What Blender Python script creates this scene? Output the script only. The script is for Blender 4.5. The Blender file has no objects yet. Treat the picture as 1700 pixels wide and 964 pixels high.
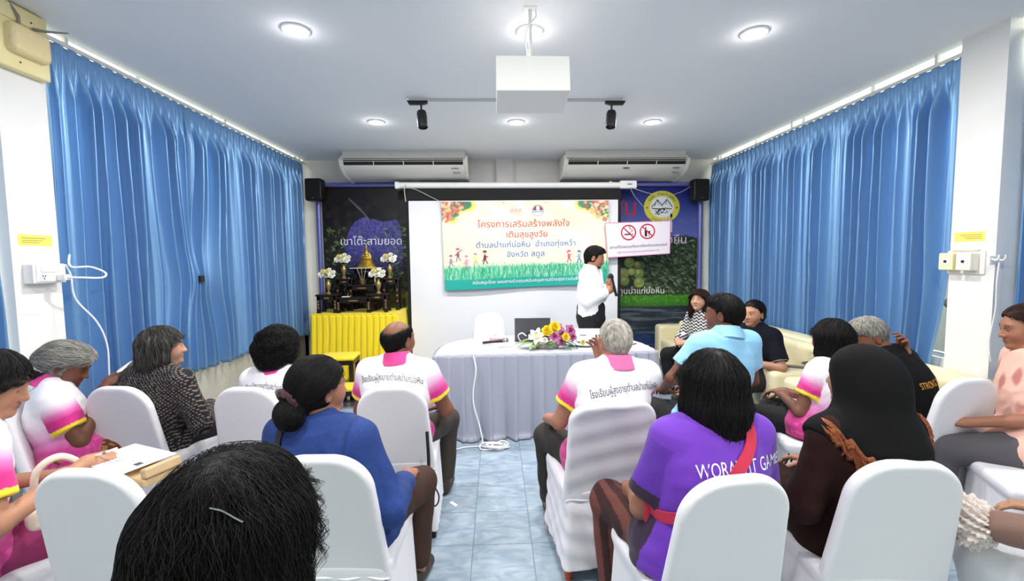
import bpy, math, random, os
import numpy as np
from mathutils import Vector, Matrix
from mathutils.bvhtree import BVHTree
from mathutils.geometry import tessellate_polygon

S = bpy.context.scene
COL = S.collection
Q = 1.0                                            # >1 gives coarser people
rad = math.radians

# ------------------------------------------------------------------ camera, world, exposure
def camera():
    yaw, pitch, roll = rad(1.99), rad(4.07), rad(-0.64)
    cy, sy, cp, sp = math.cos(yaw), math.sin(yaw), math.cos(pitch), math.sin(pitch)
    fwd = Vector((sy*cp, cy*cp, -sp)); right = Vector((cy, -sy, 0)); up = right.cross(fwd)
    r = right*math.cos(roll) + up*math.sin(roll)
    u = up*math.cos(roll) - right*math.sin(roll)
    cam = bpy.data.cameras.new('camera'); o = bpy.data.objects.new('camera', cam); COL.objects.link(o)
    m = Matrix((( r.x, u.x, -fwd.x, 0), (r.y, u.y, -fwd.y, 0), (r.z, u.z, -fwd.z, 1.606), (0, 0, 0, 1)))
    o.matrix_world = m
    cam.sensor_width = 36; cam.lens = 746/1700*36; cam.clip_start = .02
    S.camera = o
camera()

S.view_settings.view_transform = 'Standard'
S.view_settings.look = 'None'
S.view_settings.gamma = 1
S.view_settings.use_curve_mapping = False
S.view_settings.exposure = 0.06
try:
    S.cycles.max_bounces = 8; S.cycles.diffuse_bounces = 5; S.cycles.sample_clamp_indirect = 6
    S.cycles.use_denoising = True
except Exception:
    pass

WORLD_STRENGTH = 4.6
LAMP_WATTS = 29
def world():
    w = bpy.data.worlds.new('world'); S.world = w; w.use_nodes = True
    b = w.node_tree.nodes['Background']
    b.inputs[0].default_value = (1.0, 0.99, 0.97, 1); b.inputs[1].default_value = WORLD_STRENGTH
world()

# ------------------------------------------------------------------ colours and materials
def hx(h, a=1.0):
    h = h.lstrip('#'); v = [int(h[i:i+2], 16)/255 for i in (0, 2, 4)]
    return tuple((c/12.92 if c <= .04045 else ((c+.055)/1.055)**2.4) for c in v) + (a,)
def lin(h): return np.array(hx(h)[:3], np.float32)

MATS = {}
def mat(name, color='#888888', rough=.6, metal=0, bump=0, bscale=200, var=0, vscale=6, sheen=0, spec=.5,
        emit=None, estr=0, attr=False, transl=0, coat=0, stretch=None):
    if name in MATS: return MATS[name]
    m = bpy.data.materials.new(name); m.use_nodes = True
    nt = m.node_tree; N = nt.nodes; L = nt.links
    b = N['Principled BSDF']; out = N['Material Output']
    c = hx(color) if isinstance(color, str) else tuple(color)
    b.inputs['Base Color'].default_value = c
    b.inputs['Roughness'].default_value = rough
    b.inputs['Metallic'].default_value = metal
    b.inputs['Specular IOR Level'].default_value = spec
    if coat: b.inputs['Coat Weight'].default_value = coat
    if sheen:
        b.inputs['Sheen Weight'].default_value = sheen; b.inputs['Sheen Roughness'].default_value = .5
    col = None
    tc = N.new('ShaderNodeTexCoord'); mp = N.new('ShaderNodeMapping'); L.new(tc.outputs['Object'], mp.inputs[0])
    if stretch: mp.inputs['Scale'].default_value = stretch
    if attr:
        a = N.new('ShaderNodeAttribute'); a.attribute_name = 'Col'; col = a.outputs['Color']
    if var:
        n = N.new('ShaderNodeTexNoise'); n.inputs['Scale'].default_value = vscale; n.inputs['Detail'].default_value = 4
        L.new(mp.outputs[0], n.inputs['Vector'])
        r = N.new('ShaderNodeMapRange'); r.inputs['From Min'].default_value = .3; r.inputs['From Max'].default_value = .7
        r.inputs['To Min'].default_value = 1-var; r.inputs['To Max'].default_value = 1+var
        L.new(n.outputs[0], r.inputs['Value'])
        mx = N.new('ShaderNodeVectorMath'); mx.operation = 'SCALE'
        if col is not None: L.new(col, mx.inputs[0])
        else: mx.inputs[0].default_value = c[:3]
        L.new(r.outputs[0], mx.inputs['Scale']); col = mx.outputs[0]
    if col is not None: L.new(col, b.inputs['Base Color'])
    if bump:
        n = N.new('ShaderNodeTexNoise'); n.inputs['Scale'].default_value = bscale; n.inputs['Detail'].default_value = 3
        L.new(mp.outputs[0], n.inputs['Vector'])
        bp = N.new('ShaderNodeBump'); bp.inputs['Strength'].default_value = bump; bp.inputs['Distance'].default_value = .01
        L.new(n.outputs[0], bp.inputs['Height']); L.new(bp.outputs[0], b.inputs['Normal'])
    if emit:
        b.inputs['Emission Color'].default_value = hx(emit); b.inputs['Emission Strength'].default_value = estr
    if transl:
        t = N.new('ShaderNodeBsdfTranslucent'); mix = N.new('ShaderNodeMixShader'); mix.inputs[0].default_value = transl
        if col is not None: L.new(col, t.inputs[0])
        else: t.inputs[0].default_value = c
        L.new(b.outputs[0], mix.inputs[1]); L.new(t.outputs[0], mix.inputs[2]); L.new(mix.outputs[0], out.inputs[0])
    MATS[name] = m
    return m

def glass_mat():
    m = bpy.data.materials.new('window glass'); m.use_nodes = True
    nt = m.node_tree; N = nt.nodes; L = nt.links
    t = N.new('ShaderNodeBsdfTransparent'); t.inputs[0].default_value = (.98, 1.0, .93, 1)
    g = N.new('ShaderNodeBsdfGlossy'); g.inputs['Roughness'].default_value = .03
    x = N.new('ShaderNodeMixShader'); x.inputs[0].default_value = .07
    L.new(t.outputs[0], x.inputs[1]); L.new(g.outputs[0], x.inputs[2]); L.new(x.outputs[0], N['Material Output'].inputs[0])
    return m

# ------------------------------------------------------------------ objects
def link(name, data, parent=None):
    o = bpy.data.objects.new(name, data); COL.objects.link(o)
    if parent is not None: o.parent = parent
    return o
def tag(o, label, cat, group=None, kind=None):
    if label: o['label'] = label
    if cat: o['category'] = cat
    if group: o['group'] = group
    if kind: o['kind'] = kind
    return o
def thing(name, label, cat, loc=(0, 0, 0), rz=0, group=None):
    o = link(name, None); o.location = loc; o.rotation_euler = (0, 0, rad(rz)); o.empty_display_size = .1
    return tag(o, label, cat, group)
def copy_tree(o, parent=None):
    c = o.copy(); COL.objects.link(c)
    if parent is not None: c.parent = parent
    for ch in list(o.children): copy_tree(ch, c)
    return c

def np_mesh(name, V, F, smooth=True, colors=None, mats=(), tris=None):
    """V (n,3), F (m,4) quads and/or tris (k,3)"""
    me = bpy.data.meshes.new(name)
    V = np.asarray(V, np.float32).reshape(-1, 3)
    parts = []
    if F is not None and len(F): parts.append(np.asarray(F, np.int32))
    if tris is not None and len(tris): parts.append(np.asarray(tris, np.int32))
    me.vertices.add(len(V)); me.vertices.foreach_set('co', V.ravel())
    loops = np.concatenate([p.ravel() for p in parts]); tot = np.concatenate([np.full(len(p), p.shape[1], np.int32) for p in parts])
    me.loops.add(len(loops)); me.loops.foreach_set('vertex_index', loops)
    st = np.concatenate([[0], np.cumsum(tot)[:-1]]).astype(np.int32)
    me.polygons.add(len(tot)); me.polygons.foreach_set('loop_start', st)
    me.polygons.foreach_set('use_smooth', np.full(len(tot), bool(smooth)))
    me.update(calc_edges=True)
    if colors is not None:
        a = me.color_attributes.new('Col', 'FLOAT_COLOR', 'POINT')
        c = np.ones((len(V), 4), np.float32); c[:, :3] = colors
        a.data.foreach_set('color', c.ravel())
    for m in mats: me.materials.append(m)
    return me

class MB:
    """collects polygons for ONE mesh"""
    def __init__(s): s.v = []; s.f = []
    def add(s, vs, fs, M=None):
        b = len(s.v)
        for p in vs: s.v.append(tuple(M @ Vector(p)) if M is not None else tuple(p))
        for f in fs: s.f.append([i+b for i in f])
        return s
    def box(s, x0, x1, y0, y1, z0, z1, M=None):
        return s.add([(x0,y0,z0),(x1,y0,z0),(x1,y1,z0),(x0,y1,z0),(x0,y0,z1),(x1,y0,z1),(x1,y1,z1),(x0,y1,z1)],
                     [(0,3,2,1),(4,5,6,7),(0,1,5,4),(1,2,6,5),(2,3,7,6),(3,0,4,7)], M)
    def tube(s, pts, r, n=8, caps=True, M=None):
        pts = [Vector(p) for p in pts]; k = len(pts)
        rs = r if isinstance(r, (list, tuple)) else [r]*k
        vs = []; prev = None
        for i, p in enumerate(pts):
            t = (pts[min(i+1, k-1)]-pts[max(i-1, 0)]).normalized()
            if prev is None:
                a = Vector((0, 0, 1)) if abs(t.z) < .9 else Vector((1, 0, 0))
                u = t.cross(a).normalized()
            else:
                u = (prev - t*prev.dot(t)).normalized()
            prev = u; w = t.cross(u)
            for j in range(n):
                a = 2*math.pi*j/n; vs.append(p + (u*math.cos(a)+w*math.sin(a))*rs[i])
        fs = [(i*n+j, i*n+(j+1) % n, (i+1)*n+(j+1) % n, (i+1)*n+j) for i in range(k-1) for j in range(n)]
        if caps: fs += [tuple(range(n-1, -1, -1)), tuple((k-1)*n+j for j in range(n))]
        return s.add(vs, fs, M)
    def lathe(s, prof, n=24, c=(0, 0, 0), M=None, caps=True):
        vs = [(c[0]+r*math.cos(2*math.pi*j/n), c[1]+r*math.sin(2*math.pi*j/n), c[2]+z) for r, z in prof for j in range(n)]
        k = len(prof)
        fs = [(i*n+j, i*n+(j+1) % n, (i+1)*n+(j+1) % n, (i+1)*n+j) for i in range(k-1) for j in range(n)]
        if caps: fs += [tuple(range(n-1, -1, -1)), tuple((k-1)*n+j for j in range(n))]
        return s.add(vs, fs, M)
    def prism(s, poly, d0, d1, axis='y', M=None):
        """2D polygon extruded along an axis"""
        n = len(poly)
        def P(a, b, d): return {'y': (a, d, b), 'z': (a, b, d), 'x': (d, a, b)}[axis]
        vs = [P(a, b, d0) for a, b in poly]+[P(a, b, d1) for a, b in poly]
        fs = [tuple(range(n)), tuple(range(2*n-1, n-1, -1))]+[(i, i+n, (i+1) % n+n, (i+1) % n) for i in range(n)]
        return s.add(vs, fs, M)
    def ball(s, c, r, nu=16, nv=10, M=None):
        rr = r if isinstance(r, (tuple, list)) else (r, r, r)
        vs = [(c[0], c[1], c[2]+rr[2])]
        for i in range(1, nv):
            for j in range(nu):
                a, b = math.pi*i/nv, 2*math.pi*j/nu
                vs.append((c[0]+rr[0]*math.sin(a)*math.cos(b), c[1]+rr[1]*math.sin(a)*math.sin(b), c[2]+rr[2]*math.cos(a)))
        vs.append((c[0], c[1], c[2]-rr[2])); e = len(vs)-1
        fs = [(0, 1+j, 1+(j+1) % nu) for j in range(nu)]
        fs += [(1+(i-1)*nu+j, 1+i*nu+j, 1+i*nu+(j+1) % nu, 1+(i-1)*nu+(j+1) % nu) for i in range(1, nv-1) for j in range(nu)]
        fs += [(e, 1+(nv-2)*nu+(j+1) % nu, 1+(nv-2)*nu+j) for j in range(nu)]
        return s.add(vs, fs, M)
    def build(s, name, m, parent=None, smooth=False, bevel=0, seg=2):
        me = bpy.data.meshes.new(name); me.from_pydata(s.v, [], s.f); me.update()
        import bmesh
        bm = bmesh.new(); bm.from_mesh(me); bmesh.ops.recalc_face_normals(bm, faces=bm.faces)
        if bevel:
            bmesh.ops.remove_doubles(bm, verts=bm.verts, dist=1e-6)
            eds = [e for e in bm.edges if len(e.link_faces) == 2 and e.calc_face_angle(0) > .5]
            bmesh.ops.bevel(bm, geom=eds, offset=bevel, segments=seg, profile=.5, affect='EDGES', clamp_overlap=True)
        bm.to_mesh(me); bm.free()
        if smooth:
            for p in me.polygons: p.use_smooth = True
            if smooth != 'all':
                try: me.set_sharp_from_angle(angle=rad(40))
                except Exception: pass
        me.materials.append(m)
        return link(name, me, parent)

def sheet(fn, nu, nv):
    """grid of points fn(U,V)->(n,3) with U,V in 0..1; returns V, quads"""
    U, W = np.meshgrid(np.linspace(0, 1, nu), np.linspace(0, 1, nv), indexing='ij')
    P = fn(U.ravel(), W.ravel())
    i, j = np.meshgrid(np.arange(nu-1), np.arange(nv-1), indexing='ij')
    a = (i*nv+j).ravel()
    return P, np.stack([a, a+nv, a+nv+1, a+1], 1)

# ------------------------------------------------------------------ noise
_rs = np.random.RandomState(7)
_TAB = _rs.rand(64, 64).astype(np.float32)
def vnoise(x, y):
    xi = np.floor(x).astype(int); yi = np.floor(y).astype(int); fx = x-xi; fy = y-yi
    fx = fx*fx*(3-2*fx); fy = fy*fy*(3-2*fy)
    T = lambda a, b: _TAB[a % 64, b % 64]
    return (T(xi, yi)*(1-fx)+T(xi+1, yi)*fx)*(1-fy)+(T(xi, yi+1)*(1-fx)+T(xi+1, yi+1)*fx)*fy
def fbm(x, y, o=4):
    s = 0; a = .5
    for k in range(o): s = s+a*vnoise(x*2**k+k*17.3, y*2**k+k*9.1); a *= .5
    return s/(1-.5**o)
def wob(P, f, seed=0):
    """smooth 3D pseudo-noise in -1..1"""
    r = np.random.RandomState(seed); s = 0
    for k in range(5):
        d = r.normal(size=3); d /= np.linalg.norm(d); e = r.normal(size=3); e /= np.linalg.norm(e)
        s = s+np.sin(f*(.6+.3*k)*(P@d)+r.rand()*6+1.3*np.sin(f*.5*(P@e)+r.rand()*6))
    return s/3

# ------------------------------------------------------------------ signed distance modelling
def nrm(v): v = np.asarray(v, float); return v/max(np.linalg.norm(v), 1e-9)
def rot(yaw=0, pitch=0, roll=0):
    """yaw>0 turns left, pitch>0 looks down, roll>0 tilts to the right ear"""
    m = Matrix.Rotation(rad(yaw), 3, 'Z') @ Matrix.Rotation(rad(-pitch), 3, 'X') @ Matrix.Rotation(rad(roll), 3, 'Y')
    return np.array(m)

class Sdf:
    def __init__(s): s.ops = []
    def put(s, f, lo, hi, k=.02, mode='u'):
        s.ops.append((f, np.asarray(lo, float), np.asarray(hi, float), k, mode)); return s
    def cone(s, a, b, ra, rb, k=.02, mode='u'):
        a = np.asarray(a, float); b = np.asarray(b, float); ab = b-a; l2 = max(ab@ab, 1e-12)
        def f(P):
            pa = P-a; h = np.clip((pa@ab)/l2, 0, 1)
            return np.sqrt(((pa-h[..., None]*ab)**2).sum(-1))-(ra+(rb-ra)*h)
        m = max(ra, rb)
        return s.put(f, np.minimum(a, b)-m, np.maximum(a, b)+m, k, mode)
    def tcone(s, a, b, ra, rb, k=.02):
        """cone cut off flat at b"""
        a = np.asarray(a, float); b = np.asarray(b, float); ab = b-a; l2 = max(ab@ab, 1e-12); n = ab/math.sqrt(l2)
        def f(P):
            pa = P-a; h = np.clip((pa@ab)/l2, 0, 1)
            d = np.sqrt(((pa-h[..., None]*ab)**2).sum(-1))-(ra+(rb-ra)*h); e = (P-b)@n
            w = np.maximum(.008-np.abs(d-e), 0)/.008; return np.maximum(d, e)+w*w*.002
        m = max(ra, rb)
        return s.put(f, np.minimum(a, b)-m, np.maximum(a, b)+m, k)
    def chain(s, pts, rs, k=.02, mode='u'):
        for i in range(len(pts)-1): s.cone(pts[i], pts[i+1], rs[i], rs[i+1], k, mode)
        return s
    def ell(s, c, r, M=None, k=.02, mode='u'):
        c = np.asarray(c, float); r = np.asarray(r, float); M = np.eye(3) if M is None else M
        def f(P):
            q = (P-c)@M
            k0 = np.sqrt(((q/r)**2).sum(-1)); k1 = np.sqrt(((q/(r*r))**2).sum(-1))
            return k0*(k0-1)/np.maximum(k1, 1e-6)
        e = np.sqrt(((M*r)**2).sum(1))
        return s.put(f, c-e, c+e, k, mode)
    def box(s, c, h, r=.01, M=None, k=.02, mode='u'):
        c = np.asarray(c, float); h = np.asarray(h, float); M = np.eye(3) if M is None else M
        def f(P):
            q = np.abs((P-c)@M)-(h-r)
            return np.sqrt((np.maximum(q, 0)**2).sum(-1))+np.minimum(q.max(-1), 0)-r
        e = np.abs(M)@h
        return s.put(f, c-e, c+e, k, mode)
    def cut(s, n, p, k=.01):
        """keep the side where (x-p).n < 0"""
        n = nrm(n); p = np.asarray(p, float)
        s.ops.append((lambda P: (P-p)@n, None, None, k, 'i')); return s
    def fn(s, f, lo=None, hi=None, k=.01, mode='i'):
        s.ops.append((f, None if lo is None else np.asarray(lo, float), None if hi is None else np.asarray(hi, float), k, mode)); return s
    @staticmethod
    def mix(a, b, k, mode):
        if mode == 'u':
            h = np.maximum(k-np.abs(a-b), 0)/k; return np.minimum(a, b)-h*h*k*.25
        if mode == 's': b = -b
        h = np.maximum(k-np.abs(a-b), 0)/k; return np.maximum(a, b)+h*h*k*.25
    def ev(s, P):
        d = np.full(P.shape[:-1], 9.0)
        for f, lo, hi, k, mode in s.ops: d = Sdf.mix(d, f(P), k, mode)
        return d
    def grad(s, P, e=.002):
        g = np.stack([s.ev(P+np.eye(3)[i]*e)-s.ev(P-np.eye(3)[i]*e) for i in range(3)], -1)
        return g/np.maximum(np.linalg.norm(g, axis=-1, keepdims=True), 1e-9)
    def mesh(s, h):
        h = h*Q
        us = [o for o in s.ops if o[4] == 'u']
        lo = np.min([o[1] for o in us], 0)-4*h; hi = np.max([o[2] for o in us], 0)+4*h
        n = np.ceil((hi-lo)/h).astype(int)+1
        ax = [lo[i]+h*np.arange(n[i]) for i in range(3)]
        D = np.full(n, 9.0, np.float32)
        def sub(f, sl):
            g = np.stack(np.meshgrid(*[ax[i][sl[i]] for i in range(3)], indexing='ij'), -1)
            return f(g)
        for f, l, u, k, mode in s.ops:
            if l is None: sl = tuple(slice(0, n[i]) for i in range(3))
            else:
                a = np.clip(np.floor((l-k-2*h-lo)/h).astype(int), 0, n); b = np.clip(np.ceil((u+k+2*h-lo)/h).astype(int)+1, 0, n)
                if np.any(b <= a): continue
                sl = tuple(slice(a[i], b[i]) for i in range(3))
            D[sl] = Sdf.mix(D[sl], sub(f, sl), k, mode)
        return nets(D, lo, h)

def nets(D, lo, h):
    ins = D < 0; n = D.shape
    c = np.zeros([m-1 for m in n], np.uint8)
    for dx in (0, 1):
        for dy in (0, 1):
            for dz in (0, 1): c += ins[dx:n[0]-1+dx, dy:n[1]-1+dy, dz:n[2]-1+dz]
    act = (c > 0) & (c < 8); I = np.argwhere(act); idx = np.full(act.shape, -1, np.int32); idx[act] = np.arange(len(I))
    off = np.array([(x, y, z) for x in (0, 1) for y in (0, 1) for z in (0, 1)])
    cv = np.stack([D[I[:, 0]+o[0], I[:, 1]+o[1], I[:, 2]+o[2]] for o in off], 1)
    acc = np.zeros((len(I), 3)); cnt = np.zeros(len(I))
    for a in range(8):
        for b in range(a+1, 8):
            if np.abs(off[a]-off[b]).sum() != 1: continue
            m = (cv[:, a] < 0) != (cv[:, b] < 0)
            t = cv[:, a]/np.where(m, cv[:, a]-cv[:, b], 1)
            acc += np.where(m[:, None], off[a]+t[:, None]*(off[b]-off[a]), 0); cnt += m
    V = lo+h*(I+acc/np.maximum(cnt, 1)[:, None])
    F = []
    for d in range(3):
        e1, e2 = (d+1) % 3, (d+2) % 3
        A = [slice(0, m) for m in n]; B = list(A); A[d] = slice(0, n[d]-1); B[d] = slice(1, n[d])
        ch = ins[tuple(A)] != ins[tuple(B)]
        E = np.argwhere(ch)
        E = E[(E[:, e1] > 0) & (E[:, e2] > 0) & (E[:, e1] < n[e1]-1) & (E[:, e2] < n[e2]-1)]
        u = np.zeros(3, int); u[e1] = 1; w = np.zeros(3, int); w[e2] = 1
        g = lambda o: idx[tuple((E-o).T)]
        q = np.stack([g(u+w), g(w), g(np.zeros(3, int)), g(u)], 1)
        s = ins[tuple(E.T)]
        q[~s] = q[~s][:, ::-1]
        F.append(q)
    return V.astype(np.float32), np.concatenate(F)

def vnormals(V, F):
    a, b, c, d = (V[F[:, i]] for i in range(4))
    fn = np.cross(c-a, d-b); N = np.zeros_like(V)
    for i in range(4): np.add.at(N, F[:, i], fn)
    return N/np.maximum(np.linalg.norm(N, axis=1, keepdims=True), 1e-12)

def smooth_mesh(V, F, it=1, lam=.5):
    for _ in range(it):
        A = np.zeros_like(V); c = np.zeros(len(V))
        for i in range(4):
            np.add.at(A, F[:, i], V[F[:, (i+1) % 4]]); np.add.at(c, F[:, i], 1)
        V = V+lam*(A/np.maximum(c, 1)[:, None]-V)
    return V

def split(V, F, mask):
    """sub-mesh of the faces all of whose vertices satisfy mask"""
    k = mask[F].all(1); F2 = F[k]; used = np.unique(F2); m = np.full(len(V), -1); m[used] = np.arange(len(used))
    return V[used], m[F2]

# ------------------------------------------------------------------ lettering
_TXT = {}
def text2d(body, size=1.0, bold=0.0, align='CENTER', shear=0):
    """triangulated text outline in the XY plane: verts (n,2), tris"""
    key = (body, bold, align, shear)
    if key not in _TXT:
        cu = bpy.data.curves.new('lettering', 'FONT'); cu.body = body; cu.align_x = align; cu.fill_mode = 'NONE'
        cu.offset = bold; cu.resolution_u = 3; cu.shear = shear
        o = link('lettering', cu); dg = bpy.context.evaluated_depsgraph_get(); dg.update()
        ev = o.evaluated_get(dg); me = ev.to_mesh()
        co = np.array([v.co[:2] for v in me.vertices]); nb = {}
        for e in me.edges:
            a, b = e.vertices; nb.setdefault(a, []).append(b); nb.setdefault(b, []).append(a)
        loops = []; seen = set()
        for s0 in nb:
            if s0 in seen: continue
            lp = [s0]; seen.add(s0); cur = s0
            while True:
                nx = [x for x in nb[cur] if x not in seen]
                if not nx: break
                cur = nx[0]; seen.add(cur); lp.append(cur)
            if len(lp) > 2: loops.append(co[lp])
        ev.to_mesh_clear(); bpy.data.objects.remove(o); bpy.data.curves.remove(cu)
        def area(l): return .5*np.sum(l[:, 0]*np.roll(l[:, 1], -1)-np.roll(l[:, 0], -1)*l[:, 1])
        def inside(p, l):
            x, y = l[:, 0], l[:, 1]; x2, y2 = np.roll(x, -1), np.roll(y, -1)
            c = ((y > p[1]) != (y2 > p[1])) & (p[0] < (x2-x)*(p[1]-y)/np.where(y2 == y, 1e-9, y2-y)+x)
            return c.sum() % 2 == 1
        A = [area(l) for l in loops]; V = []; T = []
        if loops:
            sg = np.sign(A[int(np.argmax(np.abs(A)))])
            outs = [i for i in range(len(loops)) if A[i]*sg > 0]; holes = [i for i in range(len(loops)) if A[i]*sg < 0]
            for i in outs:
                hs = [h for h in holes if inside(loops[h].mean(0), loops[i]) or inside(loops[h][0], loops[i])]
                polys = [loops[i]]+[loops[h] for h in hs]; b = len(V)
                tr = tessellate_polygon([[Vector((p[0], p[1], 0)) for p in l] for l in polys])
                for l in polys: V += [tuple(p) for p in l]
                T += [tuple(j+b for j in t) for t in tr]
        _TXT[key] = (np.array(V).reshape(-1, 2), np.array(T, int).reshape(-1, 3))
    V, T = _TXT[key]
    return V*size, T
def text_w(body, width, **kw):
    """text scaled to a width, centred on x=0"""
    V, T = text2d(body, 1, **kw)
    w = V[:, 0].max()-V[:, 0].min(); s = width/w
    V = V*s; V = V-[(V[:, 0].max()+V[:, 0].min())/2, 0]
    return V, T
def text_part(name, V2, T, fn, m, parent):
    P = np.array([fn(a, b) for a, b in V2], np.float32)
    return link(name, np_mesh(name, P, None, False, None, [m], T), parent)
# ================================================================== THE ROOM
XL, XR, YB, ZC = -2.79, 3.29, 6.86, 3.08
def struct(name, mb, m, parent=None, **k):
    o = mb.build(name, m, parent, **k)
    if parent is None: o['kind'] = 'structure'
    return o

def floor_mat():
    m = bpy.data.materials.new('blue marbled floor tile'); m.use_nodes = True
    nt = m.node_tree; N = nt.nodes; L = nt.links; b = N['Principled BSDF']
    tc = N.new('ShaderNodeTexCoord'); mp = N.new('ShaderNodeMapping'); L.new(tc.outputs['Object'], mp.inputs[0])
    mp.inputs['Location'].default_value = (.150+.33*10, -3.750+.33*20, 0)
    br = N.new('ShaderNodeTexBrick'); br.offset = 0; br.squash = 1
    br.inputs['Scale'].default_value = 1; br.inputs['Brick Width'].default_value = .33; br.inputs['Row Height'].default_value = .33
    br.inputs['Mortar Size'].default_value = .0028; br.inputs['Mortar Smooth'].default_value = .2
    br.inputs['Color1'].default_value = (0, 0, 0, 1); br.inputs['Color2'].default_value = (1, 1, 1, 1); br.inputs['Mortar'].default_value = (.5, .5, .5, 1)
    L.new(mp.outputs[0], br.inputs['Vector'])
    n1 = N.new('ShaderNodeTexNoise'); n1.inputs['Scale'].default_value = 5; n1.inputs['Detail'].default_value = 7; n1.inputs['Distortion'].default_value = 1.6
    mp2 = N.new('ShaderNodeMapping'); L.new(tc.outputs['Object'], mp2.inputs[0]); mp2.inputs['Rotation'].default_value = (0, 0, .6); mp2.inputs['Scale'].default_value = (1, 2.2, 1)
    ad = N.new('ShaderNodeVectorMath'); ad.operation = 'MULTIPLY_ADD'; L.new(br.outputs['Color'], ad.inputs[0]); ad.inputs[1].default_value = (9, 5, 3); L.new(mp2.outputs[0], ad.inputs[2])
    L.new(ad.outputs[0], n1.inputs['Vector'])
    cr = N.new('ShaderNodeValToRGB'); e = cr.color_ramp.elements
    e[0].position = .33; e[0].color = hx('#8093a4'); e[1].position = .80; e[1].color = hx('#b0bcc6')
    x = e.new(.52); x.color = hx('#95a6b4')
    L.new(n1.outputs[0], cr.inputs[0])
    mx = N.new('ShaderNodeMix'); mx.data_type = 'RGBA'; L.new(br.outputs['Fac'], mx.inputs['Factor']); L.new(cr.outputs[0], mx.inputs['A']); mx.inputs['B'].default_value = hx('#66798c')
    L.new(mx.outputs['Result'], b.inputs['Base Color'])
    b.inputs['Roughness'].default_value = .32
    return m
struct('floor', MB().box(-4.2, 5.2, -3, 7, -.1, 0), floor_mat())
ceil_m = mat('ceiling paint', '#f3f4f6', .9, bump=.08, bscale=160)
struct('ceiling', MB().box(-2.83, 3.33, -3, 7, ZC, ZC+.18), ceil_m)
wall_m = mat('white wall paint', '#e9e8e6', .85, bump=.08, bscale=60, var=.03, vscale=3)
old_m = mat('stained lower wall', '#b9b5a6', .9, var=.16, vscale=2.2, bump=.1, bscale=50)
# back wall with the shallow pier and plaster panels above the mural
w = MB().box(-3.1, 3.6, YB, YB+.15, 0, ZC)
w.box(.02, .27, YB-.06, YB, 2.70, ZC)
struct('wall_back', w, mat('cream back wall paint', '#dcd9d4', .9, var=.05, vscale=4))
t = MB()
for x0, x1 in ((-1.0, -.04), (.33, 1.3)):
    t.box(x0, x1, YB-.012, YB, 2.72, ZC-.05)
struct('trim_1', t, mat('plaster panel', '#e2dfda', .9))
w = MB().box(-2.98, -2.86, -3, YB, 0, .82)                       # low wall under the windows
w.box(-2.98, -2.86, YB-.12, YB, 0, ZC+.12)
w.box(-2.98, -2.82, -3, YB, ZC+.12, ZC+.18)                      # lintel over the curtain recess
struct('wall_left', w, mat('left wall paint', '#b9b4a4', .88, var=.14, vscale=2.5))
struct('trim_2', MB().box(-3.0, -2.74, 2.65, 2.93, 0, ZC), wall_m)          # pillar
w = MB().box(3.36, 3.48, -3, YB, 0, .82)
w.box(3.36, 3.48, YB-.1, YB, 0, ZC+.12)
w.box(3.32, 3.48, -3, YB, ZC+.12, ZC+.18)
struct('wall_right', w, wall_m)
struct('trim_3', MB().box(3.25, 3.5, 2.82, 3.115, 0, ZC), wall_m)           # pillar
struct('wall_front', MB().box(-3.1, 3.6, -3.15, -3.0, 0, ZC), wall_m)
struct('baseboard_back', MB().box(-2.86, 3.36, YB-.012, YB, 0, .1), mat('grey blue skirting', '#8d98a8', .5))
al = mat('window aluminium', '#c9cccb', .4, metal=.6)
gl = glass_mat()
def window(n, x, y0, y1):
    m = MB(); k = max(1, round((y1-y0)/.95)); f = .045
    for i in range(k+1):
        y = y0+(y1-y0)*i/k; m.box(x-.025, x+.025, y-f/2, y+f/2, .82, ZC+.12)
    for z in (.84, 2.25, ZC+.11): m.box(x-.02, x+.02, y0, y1, z-.012, z+.012)
    o = struct('window_%d' % n, m, al)
    MB().box(x-.003, x+.003, y0, y1, .84, ZC+.12).build('pane', gl, o)
window(1, -2.92, 2.93, YB-.12); window(2, -2.92, -2.9, 2.65)
window(3, 3.42, 3.115, YB-.1); window(4, 3.42, -2.9, 2.82)
# ground outside, seen only through the gaps beside the curtains
struct('ground_outside', MB().box(-14, -3.0, -6, 12, -.3, -.12).box(3.5, 14, -6, 12, -.3, -.12), mat('outside concrete', '#77766f', .9))
struct('wall_outside', MB().box(-7.2, -7.0, -6, 12, -.12, 2.3).box(7.0, 7.2, -6, 12, -.12, 2.3), mat('outside boundary wall', '#6f7274', .9, var=.15, vscale=2))

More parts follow.
